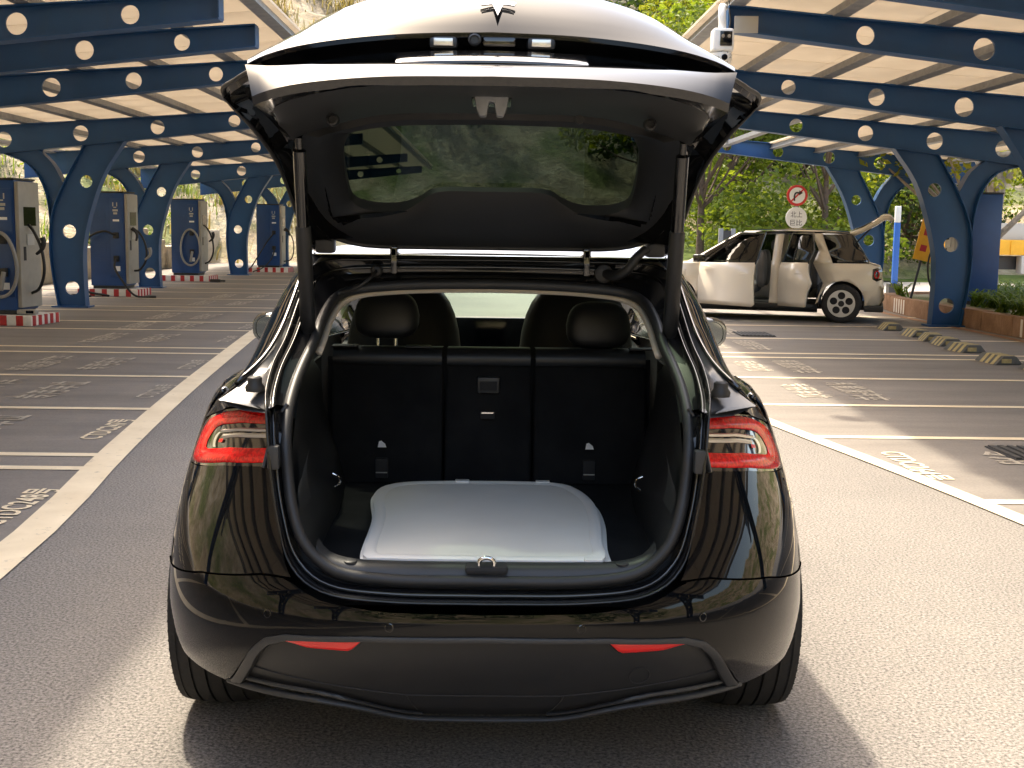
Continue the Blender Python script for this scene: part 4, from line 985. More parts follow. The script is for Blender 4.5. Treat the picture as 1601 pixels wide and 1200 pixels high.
for s in (1, -1): obj("door_trim", MB().grid([[(s*.80, y, .3), (s*.82, y, .7), (s*.80, y, .98), (s*.79, y, 1.0)] for y in (4.2, 5, 5.8, 6.5)]).me(), "black_plastic", suv, 60)
OFF[0] = Vector((0, 0, 0))
# ---- folded window shades lying in the boot
def sunshade(z, sh, lab, dx=0):
    t = empty("sunshade_panel", (dx-.006, 3.48, z), label=lab, cat="sunshade", group="window shades in the boot")
    pts = [(-.318, -.375), (.30, -.37), (.318, -.35), (.325, -.18), (.345, .12), (.338, .35), (.30, .52), (.25, .60), (-.28, .60), (-.345, .55), (-.375, .42), (-.345, .10), (-.333, -.34)]
    pts = [(a*sh, b*sh) for a, b in pts]
    n = len(pts); C = cr([(a, b, 0) for a, b in pts+[pts[0]]], 90)[:-1]
    inn = [Vector((p.x*.90, .10*.115+p.y*.925, 0)) for p in C]
    rm = MB().grid([[Vector((p.x, p.y, 0)) for p in C], [Vector((p.x, p.y, .009)) for p in C], [Vector((p.x+(q.x-p.x)*.25, p.y+(q.y-p.y)*.25, .0125)) for p, q in zip(C, inn)], [Vector((p.x+(q.x-p.x)*.75, p.y+(q.y-p.y)*.75, .0125)) for p, q in zip(C, inn)], [Vector((q.x, q.y, .008)) for q in inn]], close_u=True)
    obj("rim", fixn(rm.me()), "white_plastic", t, 50)
    mm = MB(); mm.add([Vector((q.x, q.y, .0075)) for q in inn], [tuple(range(len(inn)))]); obj("mesh_panel", mm.me(), "shade_mesh", t)
    for (x, y) in ((0, -.385), (.285, -.385), (-.09, .605), (.19, .603)):
        bbox("clip", (x*sh-.024, y*sh-.010, -.004), (x*sh+.024, y*sh+.022, .016), "white_plastic", t, .003)
    return t
sunshade(.6185, 1.0, "lowest grey mesh sunshade of the pile, only its white rim showing", .012)
sunshade(.6305, .99, "middle grey mesh sunshade of the pile, only its white rim showing", -.006)
sunshade(.6425, .985, "grey mesh sunshade with white rim lying topmost in the open boot")

# ================================================================== CREAM HATCHBACK WITH OPEN DOORS
hb_ = empty("cream_hatchback", (4.74, 21.35, 0), math.atan2(.30, -.954), label="cream hatchback with black roof, two side doors and tailgate open", cat="car")
HW = .86          # half width; x forward, y to the car's left (towards the lane)
def hy(z):        # section: half width at height z
    return sinterp(z, [(.18, .80), (.3, .845), (.55, .865), (.8, .862), (.93, .835), (1.0, .79), (1.25, .70), (1.45, .61), (1.52, .56)])
def hpanel(name, poly, mat, side=1, off=0, parent=None, th=.03, nz=1, taperx=True):
    """side panel cut to a side-view outline (x, z) and bent to the section"""
    bm = bmesh.new(); vs_ = [bm.verts.new((x, 0, z)) for x, z in poly]; f = bm.faces.new(vs_)
    for zc in (.35, .55, .75, .85, .93, .97, 1.05, 1.15, 1.25, 1.35, 1.45):
        bmesh.ops.bisect_plane(bm, geom=bm.verts[:]+bm.edges[:]+bm.faces[:], plane_co=(0, 0, zc), plane_no=(0, 0, 1))
    for xc in (-1.9, -1.7, -1.5, 1.3, 1.5, 1.7, 1.85):
        bmesh.ops.bisect_plane(bm, geom=bm.verts[:]+bm.edges[:]+bm.faces[:], plane_co=(xc, 0, 0), plane_no=(1, 0, 0))
    for v in bm.verts:
        k = 1
        if taperx: k = 1-.28*max(0, (abs(v.co.x)-1.25)/.8)**2.2
        v.co.y = side*(hy(v.co.z)*k+off)
    bmesh.ops.recalc_face_normals(bm, faces=bm.faces)
    me = bpy.data.meshes.new("m"); bm.to_mesh(me); bm.free()
    o = obj(name, me, mat, parent or hb_, 40); md = o.modifiers.new("s", 'SOLIDIFY'); md.thickness = th; md.offset = 0; return o
WB = 1.385
def arcp(cx, r, a0, a1, n=14): return [(cx+r*math.cos(R(a)), .33+r*math.sin(R(a))) for a in np.linspace(a0, a1, n)]
nose_x, tail_x = 2.0, -2.02
fender = [(.985, .60), (.97, .95), (1.15, .965), (1.5, .93), (1.80, .84), (1.95, .70), (2.0, .5), (1.95, .25), (WB+.37, .25)]+arcp(WB, .37, -8, 168)
quarter = [(-1.02, .62), (-.90, .78), (-.80, 1.0), (-1.15, .985), (-1.75, .985), (-1.98, .93), (-2.03, .70), (-2.05, .45), (-1.95, .25), (-WB-.37, .25)]+arcp(-WB, .37, 190, -10)[0:]
quarter = [(-.96, .30), (-1.08, .66), (-1.0, .80), (-.90, .985), (-1.22, .985), (-1.78, .985), (-1.98, .93), (-2.03, .70), (-2.05, .45), (-1.97, .27), (-WB-.365, .27)]+arcp(-WB, .37, 189, 3)
for s in (1, -1):
    hpanel("front_wing", fender, "cream_paint", s); hpanel("rear_quarter", quarter, "cream_paint", s)
    hpanel("sill", [(-1.0, .17), (1.0, .17), (1.0, .30), (-1.0, .30)], "black_plastic", s, -.01)
    hpanel("a_pillar", [(.97, .955), (1.20, .965), (.36, 1.47), (.22, 1.47)], "gloss_black", s, 0, None, .03)
    hpanel("b_pillar", [(-.36, .30), (-.20, .30), (-.22, .95), (-.26, 1.47), (-.40, 1.47), (-.36, .95)], "cream_paint", s, -.02)
    hpanel("c_pillar", [(-.90, .985), (-1.22, .985), (-1.15, 1.15), (-1.02, 1.47), (-.86, 1.47), (-.98, 1.2)], "cream_paint", s, -.005)
    hpanel("d_panel", [(-1.222, .987), (-1.80, .987), (-1.66, 1.22), (-1.50, 1.47), (-1.022, 1.47), (-1.152, 1.15)], "gloss_black", s, 0)
    hpanel("roof_rail", [(.32, 1.455), (-1.48, 1.47), (-1.46, 1.50), (.25, 1.50)], "gloss_black", s, 0)
    a = hpanel("fuel_flap", [(1.22, .72), (1.40, .72), (1.40, .84), (1.22, .84)], "cream_paint", s, .017, None, .01) if s == 1 else None
    for c in (WB, -WB):
        rows = []
        for t in np.linspace(-10, 190, 24):
            p = (c+.37*math.cos(R(t)), .33+.37*math.sin(R(t))); rows.append([(p[0], s*.875*(1-.28*max(0, (abs(p[0])-1.25)/.8)**2.2), p[1]), (p[0], s*.55, p[1])])
        obj("wheel_arch", MB().grid(rows).me(), "black_plastic", hb_, 60)
def hdoor(name, lower, upper, glass_, hx, ang, handle, mirror=False):
    d = empty(name); d.parent = hb_; d.location = (hx, .86, 0); d.rotation_euler = (0, 0, ang)
    def sh(poly): return [(x-hx, z) for x, z in poly]
    def pan(nm, poly, mat, off, th):
        o = hpanel(nm, poly, mat, 1, off, d, th, taperx=False)
        for v in o.data.vertices: v.co.x -= hx; v.co.y -= .86
        return o
    pan("door_skin", lower, "cream_paint", .01, .05); pan("window_frame", upper[0], "cream_paint" if len(upper) == 1 else "gloss_black", .0, .03) if False else None
    # frame as a tube loop, glass inside
    loop = [(x-hx, hy(z)-.86+.005, z) for x, z in upper]
    obj("window_frame", MB().tube([Vector(p) for p in loop], .022, 6).me(), "gloss_black", d, 60)
    pan("window_glass", glass_, "tinted_glass", .0, .006)
    obj("door_handle", bevel(MB().box((handle-hx-.09, .02, .80), (handle-hx+.09, .036, .825)).me(), .006), "cream_paint", d, 40)
    t = pan("door_card", [(x*.97+(.03*hx), z+.02 if z < .5 else z-.02) for x, z in lower], "hatch_interior", -.04, .02)
    if mirror:
        m = obj("door_mirror", bevel(MB().box((.82-hx, .03, .97), (.96-hx, .22, 1.10)).me(), .03, 3), "gloss_black", d, 40)
        obj("mirror_glass", MB().box((.816-hx, .05, .985), (.819-hx, .20, 1.085)).me(), "chrome", m)
    return d
hdoor("front_door", [(.985, .27), (.985, .60), (.97, .95), (-.19, .975), (-.21, .30), (-.17, .27)], [(.95, .955), (.30, 1.45), (-.20, 1.47), (-.19, .96)], [(.92, .96), (.29, 1.44), (-.19, 1.46), (-.18, .96)], .97, R(-34), .0, True)
hdoor("rear_door", [(-.36, .27), (-.37, .975), (-.93, .985), (-1.0, .80), (-1.06, .66), (-.98, .5), (-.93, .27)], [(-.38, .97), (-.41, 1.47), (-.84, 1.47), (-.96, 1.2), (-.92, .98)], [(-.38, .97), (-.42, 1.46), (-.83, 1.46), (-.95, 1.2), (-.91, .98)], -.36, R(-38), -.80)
for nm, lo, gp in (("front_door", [(.98, .30), (.97, .95), (-.19, .975), (-.21, .30)], [(.92, .96), (.29, 1.45), (-.2, 1.46), (-.18, .96)]), ("rear_door", [(-.36, .30), (-.37, .975), (-.92, .985), (-.99, .80), (-1.03, .60), (-.95, .32)], [(-.38, .97), (-.42, 1.46), (-.86, 1.46), (-.98, 1.2), (-.91, .98)])):
    hpanel(nm, lo, "cream_paint", -1); hpanel("side_glass", gp, "tinted_glass", -1, 0, None, .006)
def hrow(x, z, w, c): return [Vector((x, w*t, z-c*abs(t)**2.5)) for t in np.linspace(-1, 1, 13)]
obj("roof", MB().grid([hrow(x, z, w, .05) for x, z, w in ((.34, 1.51, .59), (0, 1.555, .60), (-.5, 1.565, .605), (-1.0, 1.555, .59), (-1.46, 1.52, .57))]).me(), "gloss_black", hb_, 60)
obj("windscreen", MB().grid([hrow(x, z, w, .03) for x, z, w in ((1.24, .975, .74), (.98, 1.13, .70), (.66, 1.34, .65), (.36, 1.51, .59))]).me(), "tinted_glass", hb_, 60)
obj("bonnet", MB().grid([hrow(x, z, w, .06) for x, z, w in ((1.22, .985, .80), (1.5, .95, .80), (1.8, .86, .74), (1.97, .72, .66), (2.03, .5, .63), (1.98, .25, .62))]).me(), "cream_paint", hb_, 60)
obj("rear_bumper", MB().grid([hrow(x, z, w, .03) for x, z, w in ((-1.99, .66, .72), (-2.06, .60, .70), (-2.07, .45, .70), (-1.98, .25, .70))]).me(), "cream_paint", hb_, 60)
obj("lower_valance", bevel(MB().box((-2.06, -.70, .20), (-1.75, .86, .30)).me(), .02), "black_plastic", hb_, 40)
obj("floor_pan", MB().box((-1.95, -.72, .22), (1.9, .72, .30)).me(), "gap_dark", hb_)
obj("boot_wall", MB().box((-1.0, -.70, .3), (-.97, .70, .62)).me(), "hatch_interior", hb_)
# raised tailgate
th_ = R(27)
gt = MB().grid([[Vector((-1.45-d*math.cos(th_)+.02*0, y, 1.53+d*math.sin(th_)-.05*abs(y/.6)**2.5-b)) for y in np.linspace(-.58, .58, 9)] for d, b in ((0, 0), (.25, .02), (.45, .005), (.60, -.02), (.72, .03), (.80, .12))])
tgo = obj("tailgate", gt.me(), "cream_paint", hb_, 60); md = tgo.modifiers.new("s", 'SOLIDIFY'); md.thickness = .07
obj("gate_glass", MB().grid([[Vector((-1.47-d*math.cos(th_), y, 1.515+d*math.sin(th_))) for y in np.linspace(-.5, .5, 5)] for d in (.02, .2, .38)]).me(), "gloss_black", tgo, 60)
for s in (1, -1): obj("gate_strut", MB().tube([(-1.52, s*.55, 1.28), (-1.80, s*.52, 1.58)], .011, 6).me(), "cable_black", hb_)
# lamps
for s in (1, -1):
    o = hpanel("tail_lamp", [(-1.93, .70), (-1.86, .74), (-1.86, .90), (-1.93, .925), (-2.0, .90), (-2.02, .74)], "smoked_lens", s, .012, None, .03)
    obj("lamp_ring", MB().tube([(-1.93+.035*math.cos(a), s*(hy(.82)*.83+.035), .815+.06*math.sin(a)) for a in np.linspace(0, 2*math.pi, 16, endpoint=False)], .010, 6, closed=True).me(), "red_lens", o, 60)
# wheels
for (wx, s) in ((WB, 1), (-WB, 1), (WB, -1), (-WB, -1)):
    w = empty("wheel", (wx, s*.76, .325)); w.parent = hb_
    obj("tyre", fixn(MB().lathe([(-.1, .20), (-.105, .29), (-.08, .325), (.08, .325), (.105, .29), (.1, .225)], 'Y', k=40).me()), "tyre", w, 60)
    obj("wheel_disc", MB().disc((0, s*.055, 0), .225, 'Y', 36, .02).me(), "gap_dark", w)
    rim = [circ(0, 0, .225, 40)[i] for i in range(40)]
    hs = [[(q[0], q[1]) for q in [(.132*math.cos(a)+.062*math.cos(b), .132*math.sin(a)+.062*math.sin(b)) for b in np.linspace(0, 2*math.pi, 14, endpoint=False)]] for a in [math.pi/2+2*math.pi*k/5 for k in range(5)]]
    obj("rim", plate(rim, hs, .03, y=s*.085), "alloy", w)
    obj("hub_cap", MB().disc((0, s*.105, 0), .05, 'Y', 20, .02).me(), "gap_dark", w)
# seats seen through the doors
for (sx, sy) in ((.10, .38), (.10, -.38), (-.80, .36), (-.80, -.36)):
    t = empty("seat"); t.parent = hb_
    cushion("seat_base", (sx+.2, sy, .52), .26, .24, .11, "seat_grey", t, 4)
    cushion("seat_back", (sx-.12, sy, .86), .085, .24, .32, "seat_grey", t, 3.4, 0)
    for v in t.children[1].data.vertices: v.co.x -= (v.co.z-.5)*.32
    cushion("headrest", (sx-.33, sy, 1.27), .06, .13, .09, "hatch_interior", t, 3)
obj("dashboard", bevel(MB().box((.62, -.70, .68), (1.1, .70, .93)).me(), .05), "hatch_interior", hb_, 40)

# ================================================================== TERRAIN
rng = random.Random(7)
def softmax(a, b, k=2.0): return math.log(math.exp(min(a/k, 60))+math.exp(min(b/k, 60)))*k
def hill(x, y):
    d1 = -11.0-x; d2 = .75*(y-47)-.22*x-2.0; d3 = -.55*(y+34); d4 = .35*(y-39)-.0*x if x > 6 else .35*(y-39)-2*(6-x)
    d5 = (x-30)*.4
    d = max(d1, d2, d3, d5); z = .82*d if d > 0 else d*.5
    z = max(z, .30*(y-38) if x > 9 else -9)
    w = .5*math.sin(x*.9+y*.31)*math.sin(y*.7-x*.2)+.3*math.sin(x*2.1-y*1.3)
    return z+(w*min(1, max(0, d)/3) if d > 0 else 0)
def terrain(x0, x1, y0, y1, st):
    xs = np.arange(x0, x1+.01, st); ys = np.arange(y0, y1+.01, st)
    return MB().grid([[(x, y, max(hill(x, y), -1.5)) for x in xs] for y in ys])
obj("hillside", terrain(-60, 66, -80, 130, 1.5).me(), "soil_slope", None, 60, kind="structure", label="dry rocky hillside with grass rising round the yard")
def lawn_z(x, y): return .02+max(0, (y-37.5))*.10
obj("lawn", MB().grid([[(x, y, .012+max(0, y-37.5)*.13+.05*math.sin(x*.8+y)) for x in np.arange(3, 46, 1.0)] for y in np.arange(36.8, 49, 1.0)]).me(), "lawn", None, 60, kind="structure", label="sloping green lawn under the trees")
obj("side_road", sheet(8.9, 60, 27.5, 36.8, .013).me(), "pale_road", kind="structure", label="pale sunlit road behind the planter")
# rough retaining wall at the foot of the slope, built of cast blocks
rw = empty("retaining_wall", (-10.6, 14, 0), label="rough pale concrete retaining wall at the foot of the slope", cat="wall")
for k in range(24):
    h = 1.0+.25*math.sin(k*1.3)+rng.uniform(-.1, .1)
    b = bevel(MB().box((-.5, k*2.0+.02, 0), (0+rng.uniform(-.05, .05), k*2.0+1.98, h)).me(), .05, 2); o = obj("block", b, "concrete", rw, 40)
# ================================================================== VEGETATION
def leaves(n, centre_fn, size, seed, droop=.3, asp=.55):
    r = random.Random(seed); m = MB()
    for _ in range(n):
        c, out = centre_fn(r); s = size*r.uniform(.6, 1.4)
        d = (Vector((r.gauss(0, 1), r.gauss(0, 1), r.gauss(0, .6)))+Vector(out)*.8).normalized(); d.z -= droop; d.normalize()
        w = d.cross(Vector((r.gauss(0, 1), r.gauss(0, 1), r.gauss(0, 1)))).normalized()*s*asp*.5; nrm = d.cross(w).normalized()*s*.12
        m.add([c-d*s*.5, c+w+nrm, c+d*s*.5, c-w+nrm], [(0, 1, 2, 3)])
    return m
def crown_fn(clumps):
    wts = [c[1]**2 for c in clumps]
    def f(r):
        c, rad = r.choices(clumps, wts)[0]
        v = Vector((r.gauss(0, 1), r.gauss(0, 1), r.gauss(0, 1))).normalized(); q = rad*r.uniform(.35, 1.0)**.6
        return Vector(c)+Vector((v.x*q, v.y*q, v.z*q*.7)), v
    return f
def tree(x, y, z0, h, cr_, mat, seed, lab, n=2600, leaf=.22, bark="bark", trunk_h=.4, lean=0, nclump=16, grp="leafy trees beyond the yard", low=.35, tr=.16):
    r = random.Random(seed); t = empty("leafy_tree", (x, y, z0), label=lab, cat="tree", group=grp)
    top = Vector((lean, 0, h*.8)); tk = MB(); tp = cr([(0, 0, -.3), (lean*.2+r.uniform(-.1, .1), 0, h*.25), (lean*.6, r.uniform(-.2, .2), h*.55), top], 12)
    tk.tube(tp, [tr*(1-.075*i) for i in range(12)], 8)
    clumps = []
    for k in range(nclump):
        a = r.uniform(0, 6.28); q = cr_*r.uniform(.25, 1); zz = h*r.uniform(low, 1.0); q *= (1-.5*abs(zz/h-.65))
        c = Vector((lean*zz/h+q*math.cos(a), q*math.sin(a), zz)); clumps.append((c, cr_*r.uniform(.28, .5)))
        b0 = tp[min(11, max(2, int(zz/h*9)-1))]; tk.tube(cr([b0, (b0+c)/2+Vector((0, 0, -.1*h*.3)), c], 6), [tr*.38, tr*.32, tr*.25, tr*.2, tr*.14, tr*.08], 5)
    obj("trunk", tk.me(), bark, t, 60)
    obj("crown", leaves(int(n*1.7), crown_fn(clumps), leaf, seed+1).me(), mat, t)
    return t
T = [ (6.55, 38.5, 7.6, 2.6, "leaf_bright", 11, "slender tree with a straight brown trunk beside the traffic signs", dict(trunk_h=.6, low=.55, tr=.15, n=2600)),
      (10.2, 37.5, 6.2, 3.3, "leaf_bright", 12, "bushy bright green tree behind the round signs", dict(low=.15, n=4200, nclump=24)),
      (8.3, 43, 6.6, 3.0, "leaf_bright", 13, "light green tree with drooping sprays behind the slender trunk", dict(low=.2, n=3600, nclump=22)),
      (14.2, 41.5, 7.4, 3.4, "leaf_dark", 14, "dark leafy tree behind the cream hatchback tailgate", dict(low=.12, n=4200, nclump=24)),
      (18.5, 40.5, 6.4, 3.2, "leaf_bright", 15, "bright leafy tree standing behind the yellow board", dict(low=.15, n=3800, nclump=22)),
      (23, 42, 7.5, 3.6, "leaf_dark", 16, "dark broad tree growing behind the yellow truck", dict(low=.12, n=3800, nclump=22)),
      (28, 44, 8, 3.8, "leaf_bright", 17, "tall bright tree at the end of the pale road", dict(low=.12, n=3600, nclump=22)),
      (12.1, 52, 9.5, 4.0, "leaf_dark", 18, "tall dark tree on the slope above the lawn", dict(low=.1, n=3600, leaf=.3)),
      (20.5, 54, 10, 4.3, "leaf_dark", 19, "very tall dark tree high on the slope above the lawn", dict(low=.1, n=3600, leaf=.3)),
      (6.5, 54, 9.5, 3.6, "leaf_yellow", 20, "yellow green tree on the slope showing over the tailgate", dict(low=.2, n=3600, leaf=.3)) ]
for (x, y, h, c_, mt, sd, lab, kw) in T: tree(x, y, max(0, (y-37.5)*.13)+(0 if y < 48 else (y-48)*.17), h, c_, mt, sd, lab, **kw)
tree(10.6, 25.6, .0, 5.2, 2.6, "leaf_yellow", 31, "thinly leaved pale barked tree with fanning limbs in the planter strip", n=1100, leaf=.16, bark="pale_bark", nclump=18, low=.55, tr=.20, grp="planter trees")
# shrubs on the lawn and slope: one mass of undergrowth
def clump_mass(spots, n_each, leaf, seed): 
    r = random.Random(seed); m = MB()
    for (c, rad) in spots:
        cl = [(Vector(c)+Vector((r.uniform(-rad, rad), r.uniform(-rad, rad), r.uniform(.1, .8)*rad)), rad*r.uniform(.4, .7)) for _ in range(5)]
        q = leaves(n_each, crown_fn(cl), leaf, r.randint(0, 9999)); m.add(q.v, q.f)
    return m
sp = [((rng.uniform(6, 30), rng.uniform(40, 49), rng.uniform(.3, 2.2)), rng.uniform(.7, 1.6)) for _ in range(80)]
obj("undergrowth", clump_mass(sp, 260, .17, 3).me(), "leaf_bright", kind="stuff", label="low bright green undergrowth beneath the trees")
sp = []
for _ in range(120):
    x = rng.uniform(-24, -11.6); y = rng.uniform(16, 62); sp.append(((x, y, hill(x, y)), rng.uniform(.25, .75)))
obj("slope_shrubs", clump_mass(sp, 90, .17, 4).me(), "leaf_bright", kind="stuff", label="green weeds and shrubs scattered over the rocky slope")
def blades(n, spot, h, w, seed, lean=.5):
    r = random.Random(seed); m = MB()
    for _ in range(n):
        c = Vector(spot(r)); a = r.uniform(0, 6.28); L = h*r.uniform(.5, 1.2); o = Vector((math.cos(a), math.sin(a), 0)); s_ = Vector((-o.y, o.x, 0))*w
        p1 = c+o*L*lean*.35+Vector((0, 0, L*.6)); p2 = c+o*L*lean+Vector((0, 0, L*r.uniform(.75, 1)))
        m.add([c-s_, c+s_, p1+s_*.7, p1-s_*.7, p2], [(0, 1, 2, 3), (3, 2, 4)])
    return m
def slope_spot(x0, x1, y0, y1, clump=1.2, ncl=140, seed=1):
    r0 = random.Random(seed); cs = [(r0.uniform(x0, x1), r0.uniform(y0, y1), r0.uniform(.3, clump)) for _ in range(ncl)]
    def f(r):
        cx, cy_, q = r.choice(cs); x = cx+r.gauss(0, q*.5); y = cy_+r.gauss(0, q*.5); return (x, y, hill(x, y)-.03)
    return f
obj("slope_grass", blades(9000, slope_spot(-24, -11.3, 15, 66, 1.3, 170, 5), .55, .022, 6).me(), "grass_blade", kind="stuff", label="tufts of green grass on the rocky slope")
obj("dry_grass", blades(9000, slope_spot(-30, -8, 40, 90, 2.0, 160, 8), .9, .04, 9).me(), "dry_grass", kind="stuff", label="straw coloured dry grass high on the hillside")
sp = []
for _ in range(120):
    x = rng.uniform(-6, 34); y = rng.uniform(58, 100); sp.append(((x, y, hill(x, y)+.8), rng.uniform(1.6, 3.2)))
obj("woodland", clump_mass(sp, 420, .38, 14).me(), "leaf_dark", kind="stuff", label="far green wood covering the hill beyond the yard")
sp = []
for _ in range(70):
    x = rng.uniform(-45, 45); y = rng.uniform(-62, -36); sp.append(((x, y, max(0, hill(x, y))+.8), rng.uniform(2.0, 4.0)))
obj("woodland", clump_mass(sp, 80, .9, 15).me(), "leaf_dark", kind="stuff", label="green wood on the bank behind the viewpoint")
# ================================================================== PLANTER
pl = empty("planter", (7.7, 18, 0), label="low terracotta coloured planter wall with red and white striped ends", cat="planter")
path = [(7.78, 11.5), (7.74, 17.4), (7.67, 19.5), (7.60, 22.7), (8.0, 24.6), (9.6, 25.2)]
OFF[0] = Vector((7.7, 18, 0))
pp = cr([(a, b, 0) for a, b in path], 15)
for i in range(14):
    a, b = pp[i], pp[i+1]; t = (b-a).normalized(); n_ = Vector((t.y, -t.x, 0)); L = (b-a).length
    M = Matrix.Translation(a) @ Matrix(((t.x, n_.x, 0, 0), (t.y, n_.y, 0, 0), (0, 0, 1, 0), (0, 0, 0, 1)))
    bl = obj("block", bevel(MB().box((.006, 0, 0), (L-.006, .20, .30+.012*(i % 2)), M).me(), .012), "planter_concrete", pl, 40)
    if i in (5, 10):
        for k in range(5): obj("white_stripe", MB().box((.08+k*.16, -.003, .02), (.15+k*.16, .0, .28), M).me(), "white_paint", bl)
so_ = MB(); so_.grid([[(p.x+.18, p.y, .26), (12.2, p.y, .30)] for p in pp]); obj("soil", so_.me(), "soil_slope", pl)
obj("kerb_stripe", strip([(p.x-.30, p.y) for p in pp[:13]], [(p.x-.16, p.y) for p in pp[:13]], .012).me(), "planter_concrete", pl)
OFF[0] = Vector((0, 0, 0))
def strap_plant(x, y, n, h, seed, lab):
    r = random.Random(seed); m = MB()
    for _ in range(n):
        a = r.uniform(0, 6.28); L = h*r.uniform(.7, 1.2); o = Vector((math.cos(a), math.sin(a), 0)); s_ = Vector((-o.y, o.x, 0))*.022
        ps = [Vector((r.gauss(0, .06), r.gauss(0, .06), 0))+o*L*.75*t**1.4+Vector((0, 0, L*(1.15*t-.75*t*t))) for t in (0, .35, .7, 1)]
        for i in range(3): m.add([ps[i]-s_*(1-.25*i), ps[i]+s_*(1-.25*i), ps[i+1]+s_*(.75-.25*i), ps[i+1]-s_*(.75-.25*i)], [(0, 1, 2, 3)])
    o = obj("strappy_plant", m.me(), "grass_blade", None, label=lab, cat="plant", group="strappy plants in the planter"); o.location = (x, y, .27)
for k in range(26):
    y = 17.2+k*.28+rng.uniform(-.2, .2); x = max(8.15, y*rng.uniform(.402, .46))
    if abs(x-8.55) < .6 and abs(y-21.6) < .6: x += .9
    strap_plant(x, y, 44, .62, 50+k, "arching strap leaved green plant growing in the planter")
strap_plant(7.95, 23.6, 26, .6, 90, "sparse strap leaved plant at the rounded planter corner")
# ================================================================== SMALL THINGS
ST = [(6.25, 18.9, "first"), (6.25, 17.75, "second"), (6.24, 17.05, "third"), (6.2, 16.4, "fourth"), (6.12, 15.55, "fifth"), (6.0, 14.2, "sixth"), (6.15, 13.35, "last")]
for i, (x, y, w_) in enumerate(ST):
    t = empty("wheel_stop", (x, y, .006), R(rng.uniform(-12, 12)), label="worn black and yellow rubber wheel stop, %s in the row counted from the cream hatchback" % w_, cat="wheel stop", group="rubber wheel stops by the planter")
    def trap(y0, y1, e): return MB().add([(-.17-e, y0, 0), (.17+e, y0, 0), (.08+e, y0, .10+e), (-.08-e, y0, .10+e), (-.17-e, y1, 0), (.17+e, y1, 0), (.08+e, y1, .10+e), (-.08-e, y1, .10+e)], [(0, 1, 2, 3), (7, 6, 5, 4), (0, 4, 5, 1), (1, 5, 6, 2), (2, 6, 7, 3), (3, 7, 4, 0)])
    obj("block", bevel(trap(-.26, .26, 0).me(), .012), "grey_rubber", t, 40)
    for k in (-.20, -.07, .06): obj("yellow_band", trap(k, k+.07, .003).me(), "rubber_yellow", t)
    obj("yellow_band", MB().box((-.10, -.264, .02), (.02, -.2605, .07)).me(), "rubber_yellow", t)
# security camera and plate at the beam tip
sc2 = empty("security_camera", (2.07, 11.42, 3.20), label="white dome security camera hanging from the carport beam tip", cat="camera")
obj("bracket", MB().tube(cr([(.03, .05, .34), (.0, -.02, .33), (-.01, -.08, .24), (0, -.06, .12)], 10), .035, 10).me(), "white_plastic", sc2, 60)
obj("housing", bevel(MB().box((-.095, -.15, -.08), (.095, .03, .13)).me(), .03, 3), "white_plastic", sc2, 40)
obj("face_plate", bevel(MB().box((-.035, -.158, -.03), (.075, -.1495, .10)).me(), .004), "screen", sc2, 40)
for k, x in enumerate((-.01, .045)): obj("lens", MB().disc((x, -.160, .055), .016, 'Y', 16, .008).me(), "chrome", sc2)
obj("dome", MB().lathe([(-.235, .0005), (-.225, .045), (-.19, .08), (-.13, .095), (-.085, .095)], 'Z', (0, -.06, 0), 24).me(), "white_plastic", sc2, 60)
obj("dome_lens", MB().disc((.01, -.152, -.13), .027, 'Y', 20, .02).me(), "screen", sc2)
for a in range(6): obj("lamp_dot", MB().disc((.01+.055*math.cos(a*1.05), -.147+.012*abs(math.sin(a*1.05)), -.13+.05*math.sin(a*1.05)), .008, 'Y', 10, .02).me(), "grey_panel", sc2)
obj("camera_cable", MB().tube(cr([(.06, 0, .1), (.09, .04, .22), (.08, .1, .36), (.1, .2, .42)], 12), .008, 6).me(), "cable_black", sc2, 60)
pn = obj("blank_plate", bevel(MB().box((2.20, 11.475, 3.32), (2.42, 11.495, 3.47)).me(), .003), "grey_panel", None, 40); tag(pn, "blank pale plate fixed to the beam beside the security camera", "plate")
# traffic signs
sg = empty("traffic_sign", (6.7, 27, 0), label="round no right turn sign above a round white lettered sign on one post", cat="sign")
obj("post", MB().tube([(0, .05, 0), (0, .05, 2.5)], .03, 8).me(), "pole_grey", sg, 60)
d = obj("turn_disc", MB().disc((0, 0, 2.29), .23, 'Y', 32, .02).me(), "sign_red", sg); obj("white_field", MB().disc((0, -.011, 2.29), .175, 'Y', 32, .004).me(), "sign_white", d)
obj("arrow", MB().tube(cr([(-.06, -.016, 2.17), (-.06, -.016, 2.30), (-.03, -.016, 2.345), (.05, -.016, 2.345)], 14), .018, 6).add([(.04, -.018, 2.40), (.12, -.018, 2.345), (.04, -.018, 2.29)], [(0, 1, 2)]).me(), "sign_black", d)
obj("red_bar", MB().box((-.19, -.018, -.017), (.19, -.015, .017), Matrix.Translation((0, 0, 2.29)) @ Matrix.Rotation(R(-45), 4, 'Y')).me(), "sign_red", d)
d = obj("lettered_disc", MB().disc((0, 0, 1.80), .235, 'Y', 32, .02).me(), "sign_white", sg)
for s_, z in (("北上", 1.81), ("巨比", 1.63)):
    me = fit_me(text_me(s_), .26, .13)
    for v in me.vertices: a, b, c_ = v.co; v.co = (a-.13, -.012, b+z)
    obj("lettering", me, "sign_black", d)
